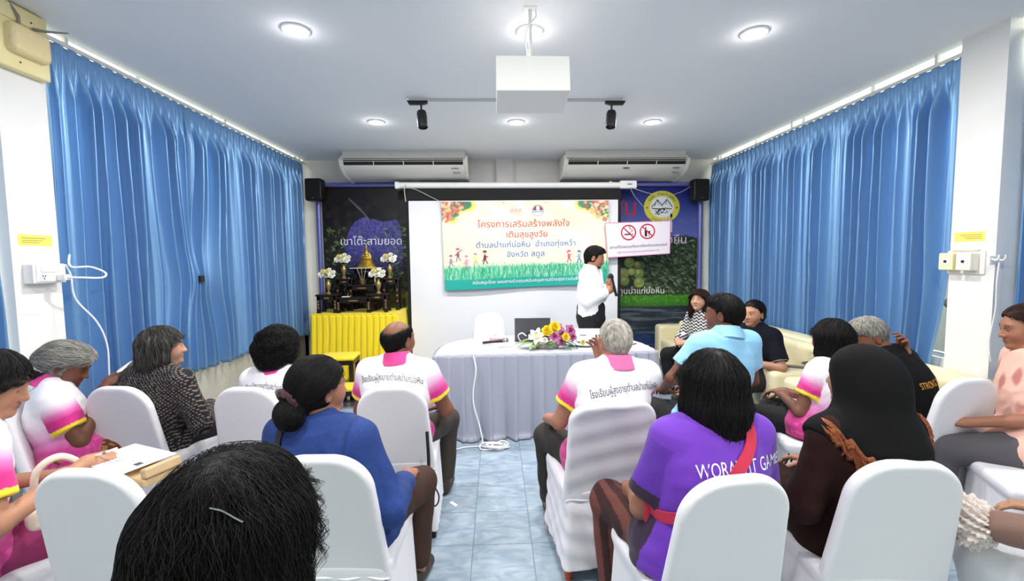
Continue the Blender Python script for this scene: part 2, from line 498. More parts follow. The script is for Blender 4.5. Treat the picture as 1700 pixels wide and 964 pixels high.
# ------------------------------------------------------------------ curtains
def curtain_mat():
    m = mat('blue satin curtain', '#82b0de', .34, metal=.5, sheen=.3, bump=.05, bscale=300, transl=.14, spec=.6)
    return m
cur_m = curtain_mat()
rail_m = mat('white curtain rail', '#eceae4', .4)
def curtain(name, label, X, side, y0, y1, zt, zb, npl, seed, pull=0.0, clip=None, zb1=None):
    rs = np.random.RandomState(seed)
    ph0 = rs.rand()*6; zb1 = zb if zb1 is None else zb1
    def fn(U, W):
        t = (W**1.25)*1.0
        zbot = zb+(zb1-zb)*U
        z = zt-(zt-zbot)*t; d = zt-z
        wander = (fbm(U*npl*.55+seed, d*.35+seed*3.1, 3)-.5)*2.6*np.clip(d/1.0, 0, 1.6)
        ph = 2*np.pi*npl*U+ph0+wander
        fr = (ph/(2*np.pi)) % 1.0
        open_ = np.clip((d-.10)/.28, 0, 1); open_ = open_*open_*(3-2*open_)
        tuck = np.exp(-((fr-.5)/.085)**2)                       # pinch pleat
        head = .034*tuck*np.clip(d/.02, .3, 1)-.006*np.abs(np.sin(np.pi*fr))
        amp = .062*np.clip(1.7*fbm(U*npl*.9+seed, d*.12+5, 2)-.05, .25, 1.15)
        fold = amp*(np.cos(ph+np.pi)+.18*np.cos(2*ph+1.2+wander))
        # the two ridges that fan out of each tuck
        fan = .026*np.exp(-((np.abs(fr-.5)-.17)/.075)**2)*np.exp(-((d-.2)/.16)**2)
        off = head*(1-open_)+fold*open_+fan
        y = y0+(y1-y0)*U
        y = y+.018*np.sin(ph)*open_*np.sin(np.pi*np.clip(U*12, 0, .5))*np.sin(np.pi*np.clip((1-U)*12, 0, .5))
        if pull: y = y+pull*np.exp(-U*9)*np.clip((1.5-z)/.7, 0, 1)**1.5
        if clip:
            yc, zc = clip
            up_ = z > zc; g = np.exp(-((z-zc)/np.where(up_, .62, .38))**2)*np.exp(-((y-yc)/.30)**2)
            rec = np.exp(-((y-yc)/.07)**2)*np.exp(-((z-zc-.45)/.42)**2)
            y = yc+(y-yc)*(1-.70*g); off = off*(1-.55*g)+.035*g*np.exp(-((z-zc)/.2)**2)-.05*rec
        z = z+.006*np.sin(ph)*(t > .98)+np.where(d < .03, .008*np.cos(2*np.pi*fr), 0)
        return np.stack([X+side*off, y, z], 1)
    P, F = sheet(fn, npl*16+1, 60)
    o = link(name, np_mesh(name, P, F, True, None, [cur_m]))
    s = o.modifiers.new('thickness', 'SOLIDIFY'); s.thickness = .003; s.offset = 0
    tag(o, label, 'curtain', 'blue pleated curtains')
    return o
curtain('curtain', 'long blue curtain from the cream pillar unit to the small black clip', XL, 1, 2.95, 4.28, 3.01, .66, 14, 3, clip=(4.26, 1.45), zb1=.60)
curtain('curtain', 'blue curtain between the black clip and the dark forest mural', XL, 1, 4.24, 6.74, 3.01, .60, 22, 5, clip=(4.26, 1.45), zb1=.53)
curtain('curtain', 'strip of blue curtain beside the pillar with the power socket', XL, 1, -.1, 2.62, 3.01, .62, 27, 8)
curtain('curtain', 'blue curtain from the switch box pillar to behind the two seated women', XR, -1, 3.15, 5.0, 2.985, .50, 18, 11, pull=.10, zb1=.40)
curtain('curtain', 'blue curtain next to the lake and sky mural', XR, -1, 4.97, 6.78, 2.985, .40, 19, 13, zb1=.38)
curtain('curtain', 'blue curtain behind the woman in the pink floral blouse', XR+.06, -1, -.1, 2.79, 2.985, .45, 29, 17)
def rail(X, y0, y1, z, label):
    r = thing('curtain_rail', label, 'curtain rail', (X, (y0+y1)/2, z), 0, 'white curtain rails')
    h = (y1-y0)/2
    MB().box(-.012, .012, -h, h, -.004, .022).build('track', rail_m, r, bevel=.003)
    for e in (-h, h): MB().box(-.018, .018, e-.012, e+.012, -.008, .026).build('end_stop', rail_m, r, bevel=.003)
    k = 3 if y1-y0 > 2 else 2
    for i in range(k):
        y = -h+.2+(2*h-.4)*i/(k-1); MB().box(-.01, .01, y-.012, y+.012, .02, ZC-z).build('bracket', rail_m, r)
rail(XL, 2.94, 6.8, 3.015, 'white rail above the curtains that meet at the black clip')
rail(XL, -2.9, 2.64, 3.015, 'white rail above the curtain beside the socket pillar')
rail(XR, 3.13, 6.8, 2.99, 'white rail under the bright daylight strip beside the lake mural')
rail(XR+.06, -2.9, 2.79, 2.99, 'white rail above the curtain behind the pink floral blouse')
c = thing('curtain_clip', 'small black clip pinching two blue curtains together', 'clip', (XL+.06, 4.26, 1.45))
MB().box(-.014, .014, -.028, .028, -.03, .03).build('jaw', mat('black plastic', '#141416', .4), c, bevel=.006)
MB().tube([(0, -.012, .03), (.01, -.012, .045), (.01, .012, .045), (0, .012, .03)], .003).build('spring', mat('steel', '#b8bcc0', .25, metal=1), c)

# ------------------------------------------------------------------ ceiling lights
white_pl = mat('white plastic', '#f0efec', .4)
lamp_m = mat('lamp diffuser', '#ffffff', .5, emit='#fff6e6', estr=14)
def downlight(x, y, label):
    r = thing('ceiling_downlight', label, 'ceiling light', (x, y, ZC), 0, 'round ceiling downlights')
    MB().lathe([(.076, 0), (.088, -.002), (.086, -.009), (.078, -.012), (.074, -.004)], 28, caps=False).build('trim_ring', white_pl, r, smooth=True)
    MB().lathe([(.0, -.003), (.075, -.003), (.074, -.010), (.0, -.014)], 28, caps=False).build('diffuser', lamp_m, r, smooth=True)
    l = bpy.data.lights.new('downlight_lamp', 'AREA'); l.shape = 'DISK'; l.size = .12; l.energy = LAMP_WATTS; l.color = (1, .975, .95)
    o = link('downlight_lamp', l, r); o.location = (0, 0, -.03)
    l = bpy.data.lights.new('downlight_rim', 'POINT'); l.shadow_soft_size = .03; l.energy = 1.0; l.color = (1, .975, .95)
    o = link('downlight_rim', l, r); o.location = (0, 0, -.055)
rows = {3.03: 'in the row over the hanging projector', 4.97: 'in the row by the air conditioners'}
for y in (3.03, 4.97):
    for x, s in ((-1.26, 'towards the socket pillar'), (.24, 'at the middle'), (1.73, 'towards the switch box pillar')):
        downlight(x, y, 'lit round downlight %s %s' % (s, rows[y]))
for y in (1.09,):
    for x in (-1.26, .24, 1.73):
        downlight(x, y, 'round ceiling downlight over the rear of the audience')

# ------------------------------------------------------------------ track lights
blk = mat('matt black metal', '#0d0d0f', .45)
tr = thing('lighting_track', 'thin white ceiling track carrying two black spotlights', 'light track', (.21, 4.28, ZC))
MB().box(-1.0, 1.0, -.017, .017, -.018, 0).build('rail', mat('pale grey track', '#b9bbbd', .4), tr)
for sx in (-1, 1): MB().box(sx*1.0-.01, sx*1.0+.01, -.019, .019, -.02, 0).build('end_cap', white_pl, tr)
def spot(x, s, label):
    r = thing('track_spotlight', label, 'spotlight', (x, 4.28, ZC-.018), 0, 'black track spotlights')
    m = MB().prism([(-.10, 0), (.09, 0), (.09, -.022), (.05, -.034), (-.08, -.034)], -.02, .02) if s < 0 else MB().prism([(.10, 0), (-.09, 0), (-.09, -.022), (-.05, -.034), (.08, -.034)], -.02, .02)
    m.build('adapter', blk, r, bevel=.003)
    MB().tube([(-s*.03, 0, -.03), (-s*.03, 0, -.09)], .009, 8).build('stem', blk, r)
    M = Matrix.Translation((-s*.03, 0, -.09)) @ Matrix.Rotation(rad(7*s), 4, 'Y') @ Matrix.Rotation(rad(-14), 4, 'X')
    h = MB().lathe([(.02, 0), (.04, -.008), (.046, -.03), (.047, -.155), (.043, -.165), (.040, -.150), (.0, -.14)], 24, M=M, caps=False)
    h.build('lamp_head', blk, r, smooth=True)
spot(-.70, -1, 'black cylinder spotlight at the track end over the forest mural side')
spot(1.13, 1, 'black cylinder spotlight at the track end over the lake mural side')

# ------------------------------------------------------------------ projector hanging from the ceiling
r = thing('ceiling_projector', 'white box projector hanging from a thin ceiling pole', 'projector', (.222, 2.60, 2.74))
M = Matrix.Rotation(rad(-9), 4, 'X')
b = MB().box(-.207, .207, 0, .27, -.205, 0, M).build('housing', mat('projector white', '#ecebe6', .45), r, bevel=.006)
MB().tube([(0, .16, -.03), (0, .16, ZC-2.74)], .011, 10).build('pole', mat('pale metal', '#d8d8d6', .35, metal=.4), r)
MB().box(-.04, .04, .13, .19, ZC-2.74-.012, ZC-2.74).build('ceiling_plate', white_pl, r)
MB().tube([(.03, .15, ZC-2.75), (.035, .15, ZC-2.79), (-.02, .15, ZC-2.86), (-.035, .15, ZC-2.93), (-.02, .15, ZC-2.99), (-.02, .13, -.02)], .006, 6).build('cable', white_pl, r, smooth=True)
for x, z in ((.01, -.19), (.19, -.155)): MB().ball((x, .001+z*-.16, z), .003, 8, 6).build('screw', mat('dark screw', '#3a3a3a', .5), r)
m = MB()
for i in range(9): m.box(-.14+.011*i, -.134+.011*i, -.002, .004, -.17, -.11, M)

# ------------------------------------------------------------------ air conditioners
ac_m = mat('cream air conditioner shell', '#dfdcd4', .38)
dark = mat('dark slot', '#15130f', .7)
def aircon(xa, xb, yoff, label, emblem):
    xm = (xa+xb)/2; h = (xb-xa)/2
    r = thing('air_conditioner', label, 'air conditioner', (xm, 6.2+yoff, 2.735), 0, 'ceiling mounted air conditioners')
    top = ZC-2.735
    prof = [(.08, top), (.08, .235), (.015, .225), (0, .205), (.03, .145), (.10, .085), (.20, .035), (.34, .008), (.52, 0), (.58, .01), (.6, .05), (.6, top)]
    MB().prism(prof, -h+.03, h-.03, 'x').build('body', ac_m, r, smooth=True)
    sp = [(.075, top-.06), (.06, .245), (.0, .235), (-.012, .205), (.02, .14), (.095, .075), (.20, .024), (.34, -.004), (.53, -.01), (.6, .0), (.61, top-.06)]
    for s in (-1, 1): MB().prism(sp, s*h-s*.035, s*h, 'x').build('side_panel', ac_m, r, bevel=.006)
    m = MB().prism([(-.004, .210), (-.003, .203), (.026, .148), (.03, .156)], -h+.06, h-.06, 'x')
    lv = m.build('air_outlet', dark, r)
    bl = MB()
    bl.tube([(-h+.06, .004, .192), (h-.06, .004, .192)], .0035, 6); bl.build('louver', ac_m, lv)
    for i in range(1, 4):
        x = -h+.06+(2*h-.12)*i/4; MB().prism([(-.006, .212), (.022, .150), (.03, .156), (.004, .215)], x-.006, x+.006, 'x').build('louver_support', ac_m, lv)
    MB().box(-h+.05, h-.05, .03, .09, .232, .238).build('intake_slot', dark, r)
    M = Matrix.Translation((h*.82, .135, .058)) @ Matrix.Rotation(rad(25), 4, 'X')
    MB().box(-.05, .05, -.022, .022, -.004, .004, M).build('display_window', mat('grey display', '#8c8a88', .3), r)
    M = Matrix.Translation((h*.80, .06, .106)) @ Matrix.Rotation(rad(38), 4, 'X')
    MB().box(-.05, .05, -.006, .006, -.003, .003, M).build('badge', mat('blue badge', '#5b6da0', .3, metal=.4), r)
    if emblem:
        M = Matrix.Translation((0, .06, .106)) @ Matrix.Rotation(rad(-52), 4, 'X')
        MB().lathe([(0, -.002), (.05, -.002), (.05, .002), (0, .004)], 24, M=M @ Matrix.Diagonal((1, .16, 1, 1)), caps=False).build('emblem', mat('dark emblem', '#4a4642', .3, metal=.6), r)
aircon(-2.09, -.37, 0, 'cream air conditioner above the dark forest mural', False)
aircon(.95, 2.70, .02, 'cream air conditioner with centre emblem above the lake mural', True)

# ------------------------------------------------------------------ loudspeakers on the back wall
def wall_speaker(x, z, label):
    r = thing('wall_loudspeaker', label, 'loudspeaker', (x, 6.63, z), 0, 'black wall loudspeakers')
    MB().box(-.12, .12, -.09, .10, -.16, .16).build('cabinet', blk, r, bevel=.035, seg=4, smooth=True)
    MB().box(-.105, .105, -.097, -.088, -.145, .145).build('grille', mat('speaker mesh', '#111113', .8, bump=.6, bscale=900), r, bevel=.004)
    MB().box(-.02, .02, .10, .235, -.02, .02).build('bracket', blk, r)
    MB().box(-.012, .012, -.101, -.096, -.125, -.117).build('badge', mat('silver badge', '#9a9a9a', .3, metal=.8), r)
wall_speaker(-2.58, 2.615, 'black box loudspeaker in the corner above the forest mural')
wall_speaker(3.02, 2.58, 'black box loudspeaker in the corner above the lake mural')
# ================================================================== PRINTED PANELS
class Canvas:
    """colour grid for a printed vinyl, drawn in its own units (x right, y down)"""
    def __init__(s, x0, x1, y0, y1, nx, ny, col):
        s.x0, s.x1, s.y0, s.y1 = x0, x1, y0, y1
        s.X, s.Y = np.meshgrid(np.linspace(x0, x1, nx), np.linspace(y0, y1, ny), indexing='ij')
        s.C = np.ones((nx, ny, 3), np.float32)*lin(col); s.dx = (x1-x0)/(nx-1)
    def blend(s, m, col):
        m = np.clip(m, 0, 1)[..., None]; c = lin(col) if isinstance(col, str) else col
        s.C = s.C*(1-m)+c*m
    def win(s, cx, cy, r):
        i0, i1 = np.searchsorted(s.X[:, 0], [cx-r, cx+r]); j0, j1 = np.searchsorted(s.Y[0], [cy-r, cy+r])
        return slice(i0, i1), slice(j0, j1)
    def ell(s, cx, cy, rx, ry, col, ang=0, soft=None, al=1):
        w = s.win(cx, cy, max(rx, ry)*1.3+2); X = s.X[w]-cx; Y = s.Y[w]-cy
        if X.size == 0: return
        c, n = math.cos(ang), math.sin(ang); a = X*c+Y*n; b = -X*n+Y*c
        d = 1-np.sqrt((a/rx)**2+(b/ry)**2); soft = soft or s.dx/min(rx, ry)*1.2
        m = np.clip(d/soft+.5, 0, 1)[..., None]*al
        s.C[w] = s.C[w]*(1-m)+lin(col)*m
    def line(s, pts, r, col, al=1):
        for (ax, ay), (bx, by) in zip(pts[:-1], pts[1:]):
            w = s.win((ax+bx)/2, (ay+by)/2, math.hypot(bx-ax, by-ay)/2+r+2); X = s.X[w]; Y = s.Y[w]
            if X.size == 0: continue
            dx, dy = bx-ax, by-ay; h = np.clip(((X-ax)*dx+(Y-ay)*dy)/max(dx*dx+dy*dy, 1e-9), 0, 1)
            d = np.hypot(X-ax-h*dx, Y-ay-h*dy); m = np.clip((r-d)/s.dx+.5, 0, 1)[..., None]*al
            s.C[w] = s.C[w]*(1-m)+lin(col)*m
    def mesh(s, name, fn, m):
        nx, ny = s.X.shape
        P = fn(s.X.ravel(), s.Y.ravel()); i, j = np.meshgrid(np.arange(nx-1), np.arange(ny-1), indexing='ij')
        a = (i*ny+j).ravel(); F = np.stack([a, a+1, a+ny+1, a+ny], 1)
        return np_mesh(name, P, F, True, s.C.reshape(-1, 3), [m])
print_m = mat('printed vinyl', rough=.45, attr=True, spec=.35)
ink = {}
def inkm(c): 
    return mat('ink '+c, c, .55, spec=.3)
def word(parent, body, cx, cz, w, col, y, bold=0.0, outline=None, ob=.035, h=None, map3=None, name='lettering', shear=0, stretch=1.0):
    fn = map3 or (lambda a, b, yy: (a, yy, b))
    V, T = text_w(body, w, bold=bold, shear=shear)
    s = w
    if outline:
        V0, T0 = text2d(body, 1, bold=bold+ob, shear=shear); k = w/(text2d(body, 1, bold=bold, shear=shear)[0][:, 0].ptp())
        V0 = V0*k; V0 = V0-[(V0[:, 0].max()+V0[:, 0].min())/2, 0]
        text_part(name+'_outline', V0*[1, stretch]+[cx, cz], T0, lambda a, b: fn(a, b, y+.0012), inkm(outline), parent)
    text_part(name, V*[1, stretch]+[cx, cz], T, lambda a, b: fn(a, b, y), inkm(col), parent)

def backing(cv, name, o, fn):
    """thin solid sheet behind a print: its back and rim"""
# ---- forest mural
def pxL(x, z): return 535+(x+2.552)/.00884, 311+(2.68-z)/.00907
cv = Canvas(533, 715, 309, 585, 270, 400, '#181014')
X, Y = cv.X, cv.Y
n = fbm(X*.09, Y*.09, 5); n2 = fbm(X*.3+40, Y*.3, 4)
cv.blend(.75*np.clip((n-.42)*3, 0, 1)*np.clip((Y-300)/60, .25, 1), '#34302a')
cv.blend(np.clip((n2-.58)*6, 0, 1)*np.clip((Y-395)/40, 0, 1)*.8, '#3c4a30')
ridge = np.interp(X[:, 0], [560, 571, 580, 588, 597, 606, 612, 622, 634, 646, 656, 662, 666, 676], [430, 392, 374, 364, 360, 357, 361, 362, 366, 364, 362, 372, 400, 440])[:, None]
side = np.clip((X-566)/8, 0, 1)*np.clip((668-X)/5, 0, 1)
hill = np.clip((Y-ridge)/2.5, 0, 1)*side*np.clip((452-Y)/45, 0, 1)
cv.blend(hill, '#4b4790'); cv.blend(hill*np.clip((n2-.42)*3, 0, 1)*.7, '#6a64ad'); cv.blend(hill*np.clip((.47-n2)*4, 0, 1)*.6, '#2f2c66')
cv.line([(578, 329), (592, 343), (604, 355), (609, 362)], .8, '#8d8496', .7); cv.line([(579, 330), (596, 344), (606, 357)], 1.6, '#5a4f60', .4)
rs = np.random.RandomState(4)
for i in range(900):                                                   # leaves
    x = rs.uniform(536, 712); y = rs.uniform(375, 560)
    d = abs(x-600)/70
    if rs.rand() > .25+.6*(x > 636 or x < 572): continue
    c = ['#2f4a26', '#47663a', '#62804a', '#22361f', '#7e9a63'][rs.randint(5)]
    cv.ell(x, y, rs.uniform(1.8, 4.6), rs.uniform(.6, 1.4), c, rs.uniform(-1.2, 1.2), al=.8)
g = np.clip((Y-505+6*n2)/6, 0, 1)*np.clip((X-618)/12, 0, 1)
cv.blend(g*.9, '#4f7a22'); cv.blend(g*np.clip((n2-.5)*4, 0, 1)*.7, '#86b23a'); cv.blend(np.clip((Y-552)/8, 0, 1), '#2b2a1c')
g = np.clip((Y-478)/10, 0, 1)*np.clip((508-Y)/6, 0, 1)*np.clip((X-628)/10, 0, 1); cv.blend(g*.6, '#7a6f2c')
mu = thing('forest_mural', 'dark forest mural with a blue violet hill behind the golden statue', 'mural', (-1.75, 6.835, .2))
fm = lambda x, y: np.stack([-2.552+(x-535)*.00884+1.75, 0*x, 2.68-(y-311)*.00907-.2], 1)
link('print', cv.mesh('print', fm, print_m), mu)
MB().box(-2.57+1.75, -.96+1.75, .003, .022, 0, 2.50).build('backing_board', blk, mu)
word(mu, 'เขาโต๊ะสามยอด', -1.862+1.75, 1.835-.2, .90, '#f4f2ff', -.004, bold=.012, outline='#3a3478', ob=.03)
# ---- lake mural
cv = Canvas(985, 1159, 310, 580, 270, 410, '#1b2a86')
X, Y = cv.X, cv.Y; n = fbm(X*.06, Y*.12, 5); n2 = fbm(X*.35, Y*.35+9, 4)
t = np.clip((Y-318)/72, 0, 1)[..., None]; cv.C = lin('#15207a')*(1-t)+lin('#5f6cb4')*t
cv.blend(np.clip((n-.5)*2, 0, 1)*.35*np.clip((Y-340)/40, 0, 1), '#8b93c8')
hz = 394-5*n2-3*np.sin(X*.09); tree = np.clip((Y-hz)/2, 0, 1)
cv.blend(tree, '#222c20'); cv.blend(tree*np.clip((n2-.45)*3, 0, 1)*.6, '#3d4c33')
for i in range(900):
    x = rs.uniform(1050, 1158); y = rs.uniform(398, 484)
    c = ['#2c3b27', '#46583a', '#5f7350', '#1a2217', '#7f9070', '#364a2d'][rs.randint(6)]
    cv.ell(x, y, rs.uniform(2, 5), rs.uniform(.7, 1.5), c, rs.uniform(-.3, 1.3), al=.85)
for x, y, r, c in ((1036, 452, 11, '#9aa45a'), (1046, 434, 9.5, '#8fa757'), (1062, 452, 9.5, '#7f9a4e'), (1038, 464, 9, '#8a9a4a'), (1063, 467, 10, '#93a250'), (1060, 438, 7, '#8b8a4c'), (1050, 449, 7, '#a6ae6a')):
    cv.ell(x, y, r, r*.95, '#4b5a2a'); cv.ell(x-.5, y-.8, r*.88, r*.83, c); cv.ell(x-r*.25, y-r*.35, r*.4, r*.35, '#c2cd8e', soft=.9, al=.8)
g = np.clip((Y-487+2*n2)/3, 0, 1); cv.blend(g, '#3f7f22'); cv.blend(g*np.clip((n2-.48)*4, 0, 1)*.6, '#6fb038'); cv.blend(np.clip((Y-497)/5, 0, 1)*.6, '#2c6a1c')
wt = np.clip((Y-505)/3, 0, 1); cv.blend(wt, '#243242')
r1 = fbm(X*.025+3, Y*.28, 4)
cv.blend(wt*np.clip((r1-.5)*4, 0, 1)*.8, '#6d7577'); cv.blend(wt*np.clip((.46-r1)*5, 0, 1)*np.clip((552-Y)/25, 0, 1)*.8, '#2d2a1e'); cv.blend(np.clip((Y-545)/20, 0, 1)*.6, '#24407a')
lm = thing('lake_mural', 'mural of a lake, fruit and blue sky with a yellow ring emblem', 'mural', (2.3, 6.835, .2))
fm = lambda x, y: np.stack([1.915+(x-1032)*.00926-2.3, 0*x, 2.65-(y-312)*.00928-.2], 1)
link('print', cv.mesh('print', fm, print_m), lm)
MB().box(1.48-2.3, 3.08-2.3, .003, .022, -.04, 2.47).build('backing_board', blk, lm)
def LP(px, py): return 1.915+(px-1032)*.00926-2.3, 2.65-(py-312)*.00928-.2
x, z = LP(1036, 356); word(lm, 'ขั้น', x, z, .36, '#c8202c', -.005, bold=.05, outline='#f4eef0', ob=.06)
x, z = LP(1070, 485); word(lm, 'สวนกุนป่าแก่บ่อหิน', x-.14, z, .92, '#f1f5ee', -.004, bold=.014)
x, z = LP(1119, 403); word(lm, 'ยั่งยืน', x, z, .40, '#d9c9dc', -.004, bold=.03, outline='#6c2c4c', ob=.03)
x, z = LP(1106, 384); word(lm, 'ที่', x+.02, z, .16, '#d9c9dc', -.004, bold=.03, outline='#6c2c4c', ob=.03)
# ring emblem
ex, ez = LP(1099, 343); em = MB()
def disc(mb, cx, cz, rx, rz, y, n=48): mb.add([(cx+rx*math.cos(2*math.pi*i/n), y, cz+rz*math.sin(2*math.pi*i/n)) for i in range(n)], [tuple(range(n))])
disc(em, ex, ez, .275, .245, -.003); e0 = em.build('emblem', inkm('#d8d24a'), lm)
m = MB(); disc(m, ex, ez, .185, .16, -.0045); m.build('emblem_field', inkm('#e9eeee'), e0)
m = MB()
def stroke(mb, pts, w, y):
    for (ax, az), (bx, bz) in zip(pts[:-1], pts[1:]):
        l = math.hypot(bx-ax, bz-az) or 1e-6; ux, uz = (bx-ax)/l*w*.3, (bz-az)/l*w*.3; nx, nz = -(bz-az)/l*w/2, (bx-ax)/l*w/2
        mb.add([(ax-ux+nx, y, az-uz+nz), (bx+ux+nx, y, bz+uz+nz), (bx+ux-nx, y, bz+uz-nz), (ax-ux-nx, y, az-uz-nz)], [(0, 1, 2, 3)])
stroke(m, [(ex-.16, ez), (ex-.10, ez+.06), (ex-.07, ez+.11), (ex-.02, ez+.05), (ex, ez+.02), (ex+.03, ez+.06), (ex+.08, ez+.12), (ex+.12, ez+.06), (ex+.16, ez)], .012, -.0055)
stroke(m, [(ex-.07, ez+.11), (ex-.05, ez+.03)], .008, -.0055); stroke(m, [(ex+.08, ez+.12), (ex+.06, ez+.04)], .008, -.0055); stroke(m, [(ex-.1, ez+.06), (ex-.11, ez+.01)], .007, -.0055)
stroke(m, [(ex-.15, ez-.02), (ex-.05, ez-.03), (ex+.05, ez-.02), (ex+.15, ez-.03)], .014, -.0055)
for i in range(26):
    a = rs.uniform(-.11, .11); bz = rs.uniform(-.11, -.03); stroke(m, [(ex+a, ez+bz), (ex+a+rs.uniform(-.03, .03), ez+bz+rs.uniform(-.01, .02))], .012, -.0055)
m.build('emblem_drawing', inkm('#1c2a26'), e0)
def ringtext(body, w, r0x, r0z, a0, sgn, size):
    V, T = text_w(body, w)
    def f(a, b):
        th = a0-sgn*a/r0x; rr = 1+sgn*b/r0x
        return (ex+r0x*rr*math.cos(th), -.0055, ez+r0z*rr*math.sin(th))
    text_part('emblem_lettering', V, T, f, inkm('#2a3010'), e0)
ringtext('อบต. ป่าแก่บ่อหิน', .44, .205, .178, math.pi/2, 1, 1)
ringtext('อ.ทุ่งหว้า จ.สตูล', .34, .255, .226, -math.pi/2, -1, 1)
for s in (-1, 1):
    m = MB(); stroke(m, [(ex+s*.23-.015, ez-.01), (ex+s*.23+.015, ez-.01)], .01, -.0055); stroke(m, [(ex+s*.23, ez-.025), (ex+s*.23, ez+.005)], .01, -.0055); m.build('emblem_star', inkm('#a03028'), e0)
# ---- mural frame
fr_m = mat('lilac enamel tube', '#7a80c4', .28, metal=.35)
f = thing('mural_frame', 'shiny lilac blue tube frame around the back wall murals', 'frame', (.25, 6.80, 0))
def bar(name, p, q, r=.034): MB().tube([p, q], r, 14).build(name, fr_m, f, smooth=True)
bar('top_rail', (-2.9, 0, 2.715), (2.86, 0, 2.70)); bar('side_rail', (-2.86, 0, .14), (-2.86, 0, 2.70)); bar('side_rail', (2.87, 0, .14), (2.87, 0, 2.70)); bar('bottom_rail', (-2.86, 0, .16), (2.87, 0, .16), .026)

# ------------------------------------------------------------------ projection screen
s = thing('projection_screen', 'large white roll-down projection screen with black borders', 'screen', (.27, 6.5, 0))
scr = mat('white screen cloth', '#e9e9ee', .75, spec=.25)
MB().box(-1.50, 1.50, -.003, .003, .115, 2.435).build('white_surface', scr, s)
MB().box(-1.545, 1.545, .0005, .006, .045, 2.62).build('black_border', mat('black screen cloth', '#0c0c0e', .8), s)
MB().tube([(-1.54, 0, .06), (1.54, 0, .06)], .018, 12).build('weight_bar', white_pl, s, smooth=True)
MB().tube([(-1.65, .005, 2.655), (1.68, .005, 2.640)], .043, 18).build('roller_case', white_pl, s, smooth=True)
m = MB().box(1.52, 1.76, -.05, .055, 2.59, 2.70); e = m.build('motor_end', white_pl, s, bevel=.012)
MB().box(1.62, 1.69, -.053, -.049, 2.642, 2.652).build('badge', dark, e)
MB().box(-1.68, -1.62, -.045, .05, 2.605, 2.70).build('end_cap', white_pl, s, bevel=.01)
for x in (-1.4, 1.4): MB().box(x-.02, x+.02, .03, .33, 2.68, 2.70).build('wall_bracket', white_pl, s)

# ------------------------------------------------------------------ vinyl banner
cv = Canvas(733, 1010, 334, 484, 420, 232, '#efecc9')
X, Y = cv.X, cv.Y; n = fbm(X*.05, Y*.05, 4); n2 = fbm(X*.4, Y*.4, 3)
cv.blend(np.clip(1-np.hypot((X-870)/150, (Y-395)/55), 0, 1)*.5, '#fbfaea'); cv.blend(np.clip((n-.45)*1.6, 0, 1)*.12, '#e6e4bd')
for sx, x0 in ((1, 733), (-1, 1010)):                                  # leafy corners with a yellow rim
    d = np.hypot((X-x0)/(46 if sx > 0 else 48), (Y-330)/(34 if sx > 0 else 30)); edge = 1+.16*np.sin(np.arctan2(Y-330, sx*(X-x0))*7)
    cv.blend(np.clip((edge+.16-d)*14, 0, 1)*np.clip((x0+sx*60-X)*sx/6, 0, 1), '#e8e46a'); cv.blend(np.clip((edge-d)*14, 0, 1), '#4b8a6a')
    for i in range(70):
        a = rs.uniform(0, 1.6); q = rs.uniform(0, 1)**.7; x = x0+sx*q*40*math.cos(a); y = 331+q*38*math.sin(a)
        c = ['#e58a72', '#f0b59a', '#d8604e', '#f6d9bf', '#3d8660', '#f3c27c', '#c7483c', '#2f7a58'][rs.randint(8)]
        cv.ell(x, y, rs.uniform(2, 5), rs.uniform(1.5, 3.2), c, rs.uniform(0, 3), al=.9)
gr = 447-7*fbm(X*.9, X*0+3, 2)-2*np.sin(X*1.7)                          # grass
gm = np.clip((Y-gr)/2, 0, 1); cv.blend(gm, '#43b58c'); cv.blend(gm*np.clip((fbm(X*.8, Y*.12, 3)-.45)*4, 0, 1)*.7, '#93dcb8'); cv.blend(gm*np.clip((.45-fbm(X*.7+8, Y*.15, 3))*4, 0, 1)*.7, '#1f8a66')
for i in range(330):
    x = rs.uniform(738, 1008); h = rs.uniform(5, 15); y = rs.uniform(452, 470); k = rs.uniform(-4, 4)
    cv.line([(x, y), (x+k*.4, y-h*.6), (x+k, y-h)], .55, ['#2fa57c', '#79cfa8', '#1f8f6a', '#b9e8cf', '#5fbf95'][rs.randint(5)], .85)
cv.blend(np.clip((Y-466-.4*np.sin(X*.05))/1.2, 0, 1), '#19a79b')
def kid(x, y, s, top, skin, arm, leg):                                  # small dancing children
    cv.ell(x, y-12*s, 3.4*s, 3.6*s, '#b08a76'); cv.ell(x, y-11.6*s, 3*s, 3.1*s, skin); cv.ell(x, y-14*s, 3.2*s, 1.8*s, leg)
    cv.ell(x, y-4*s, 2.6*s, 4.8*s, top)
    for a in arm: cv.line([(x, y-6*s), (x+a[0]*s, y+a[1]*s)], .8*s, top)
    cv.line([(x-1, y), (x-3*s, y+7*s)], .9*s, leg); cv.line([(x+1, y), (x+4*s, y+6*s)], .9*s, leg)
kid(745, 438, .9, '#a884b0', '#f0d2c0', [(5, -1), (-4, 0)], '#7e6b80'); kid(757, 428, 1, '#8e5a86', '#e8cbb8', [(7, -13), (-5, -3)], '#a46a8c')
kid(771, 440, .95, '#e79ab4', '#f2d5c6', [(6, -6), (-6, 0)], '#c98a9c'); kid(786, 436, .9, '#e6d77a', '#f3dcc9', [(6, -2), (-6, -8)], '#9aa07c'); kid(802, 434, 1.05, '#7a2a2a', '#e2bda6', [(5, -5), (-4, 2)], '#4a2620')
kid(943, 436, .95, '#d85a78', '#f0d0c0', [(-4, -13), (5, -8)], '#c23a58'); kid(960, 437, .95, '#7fb4d8', '#f0d6c4', [(4, -12), (-5, -4)], '#3a55b0')
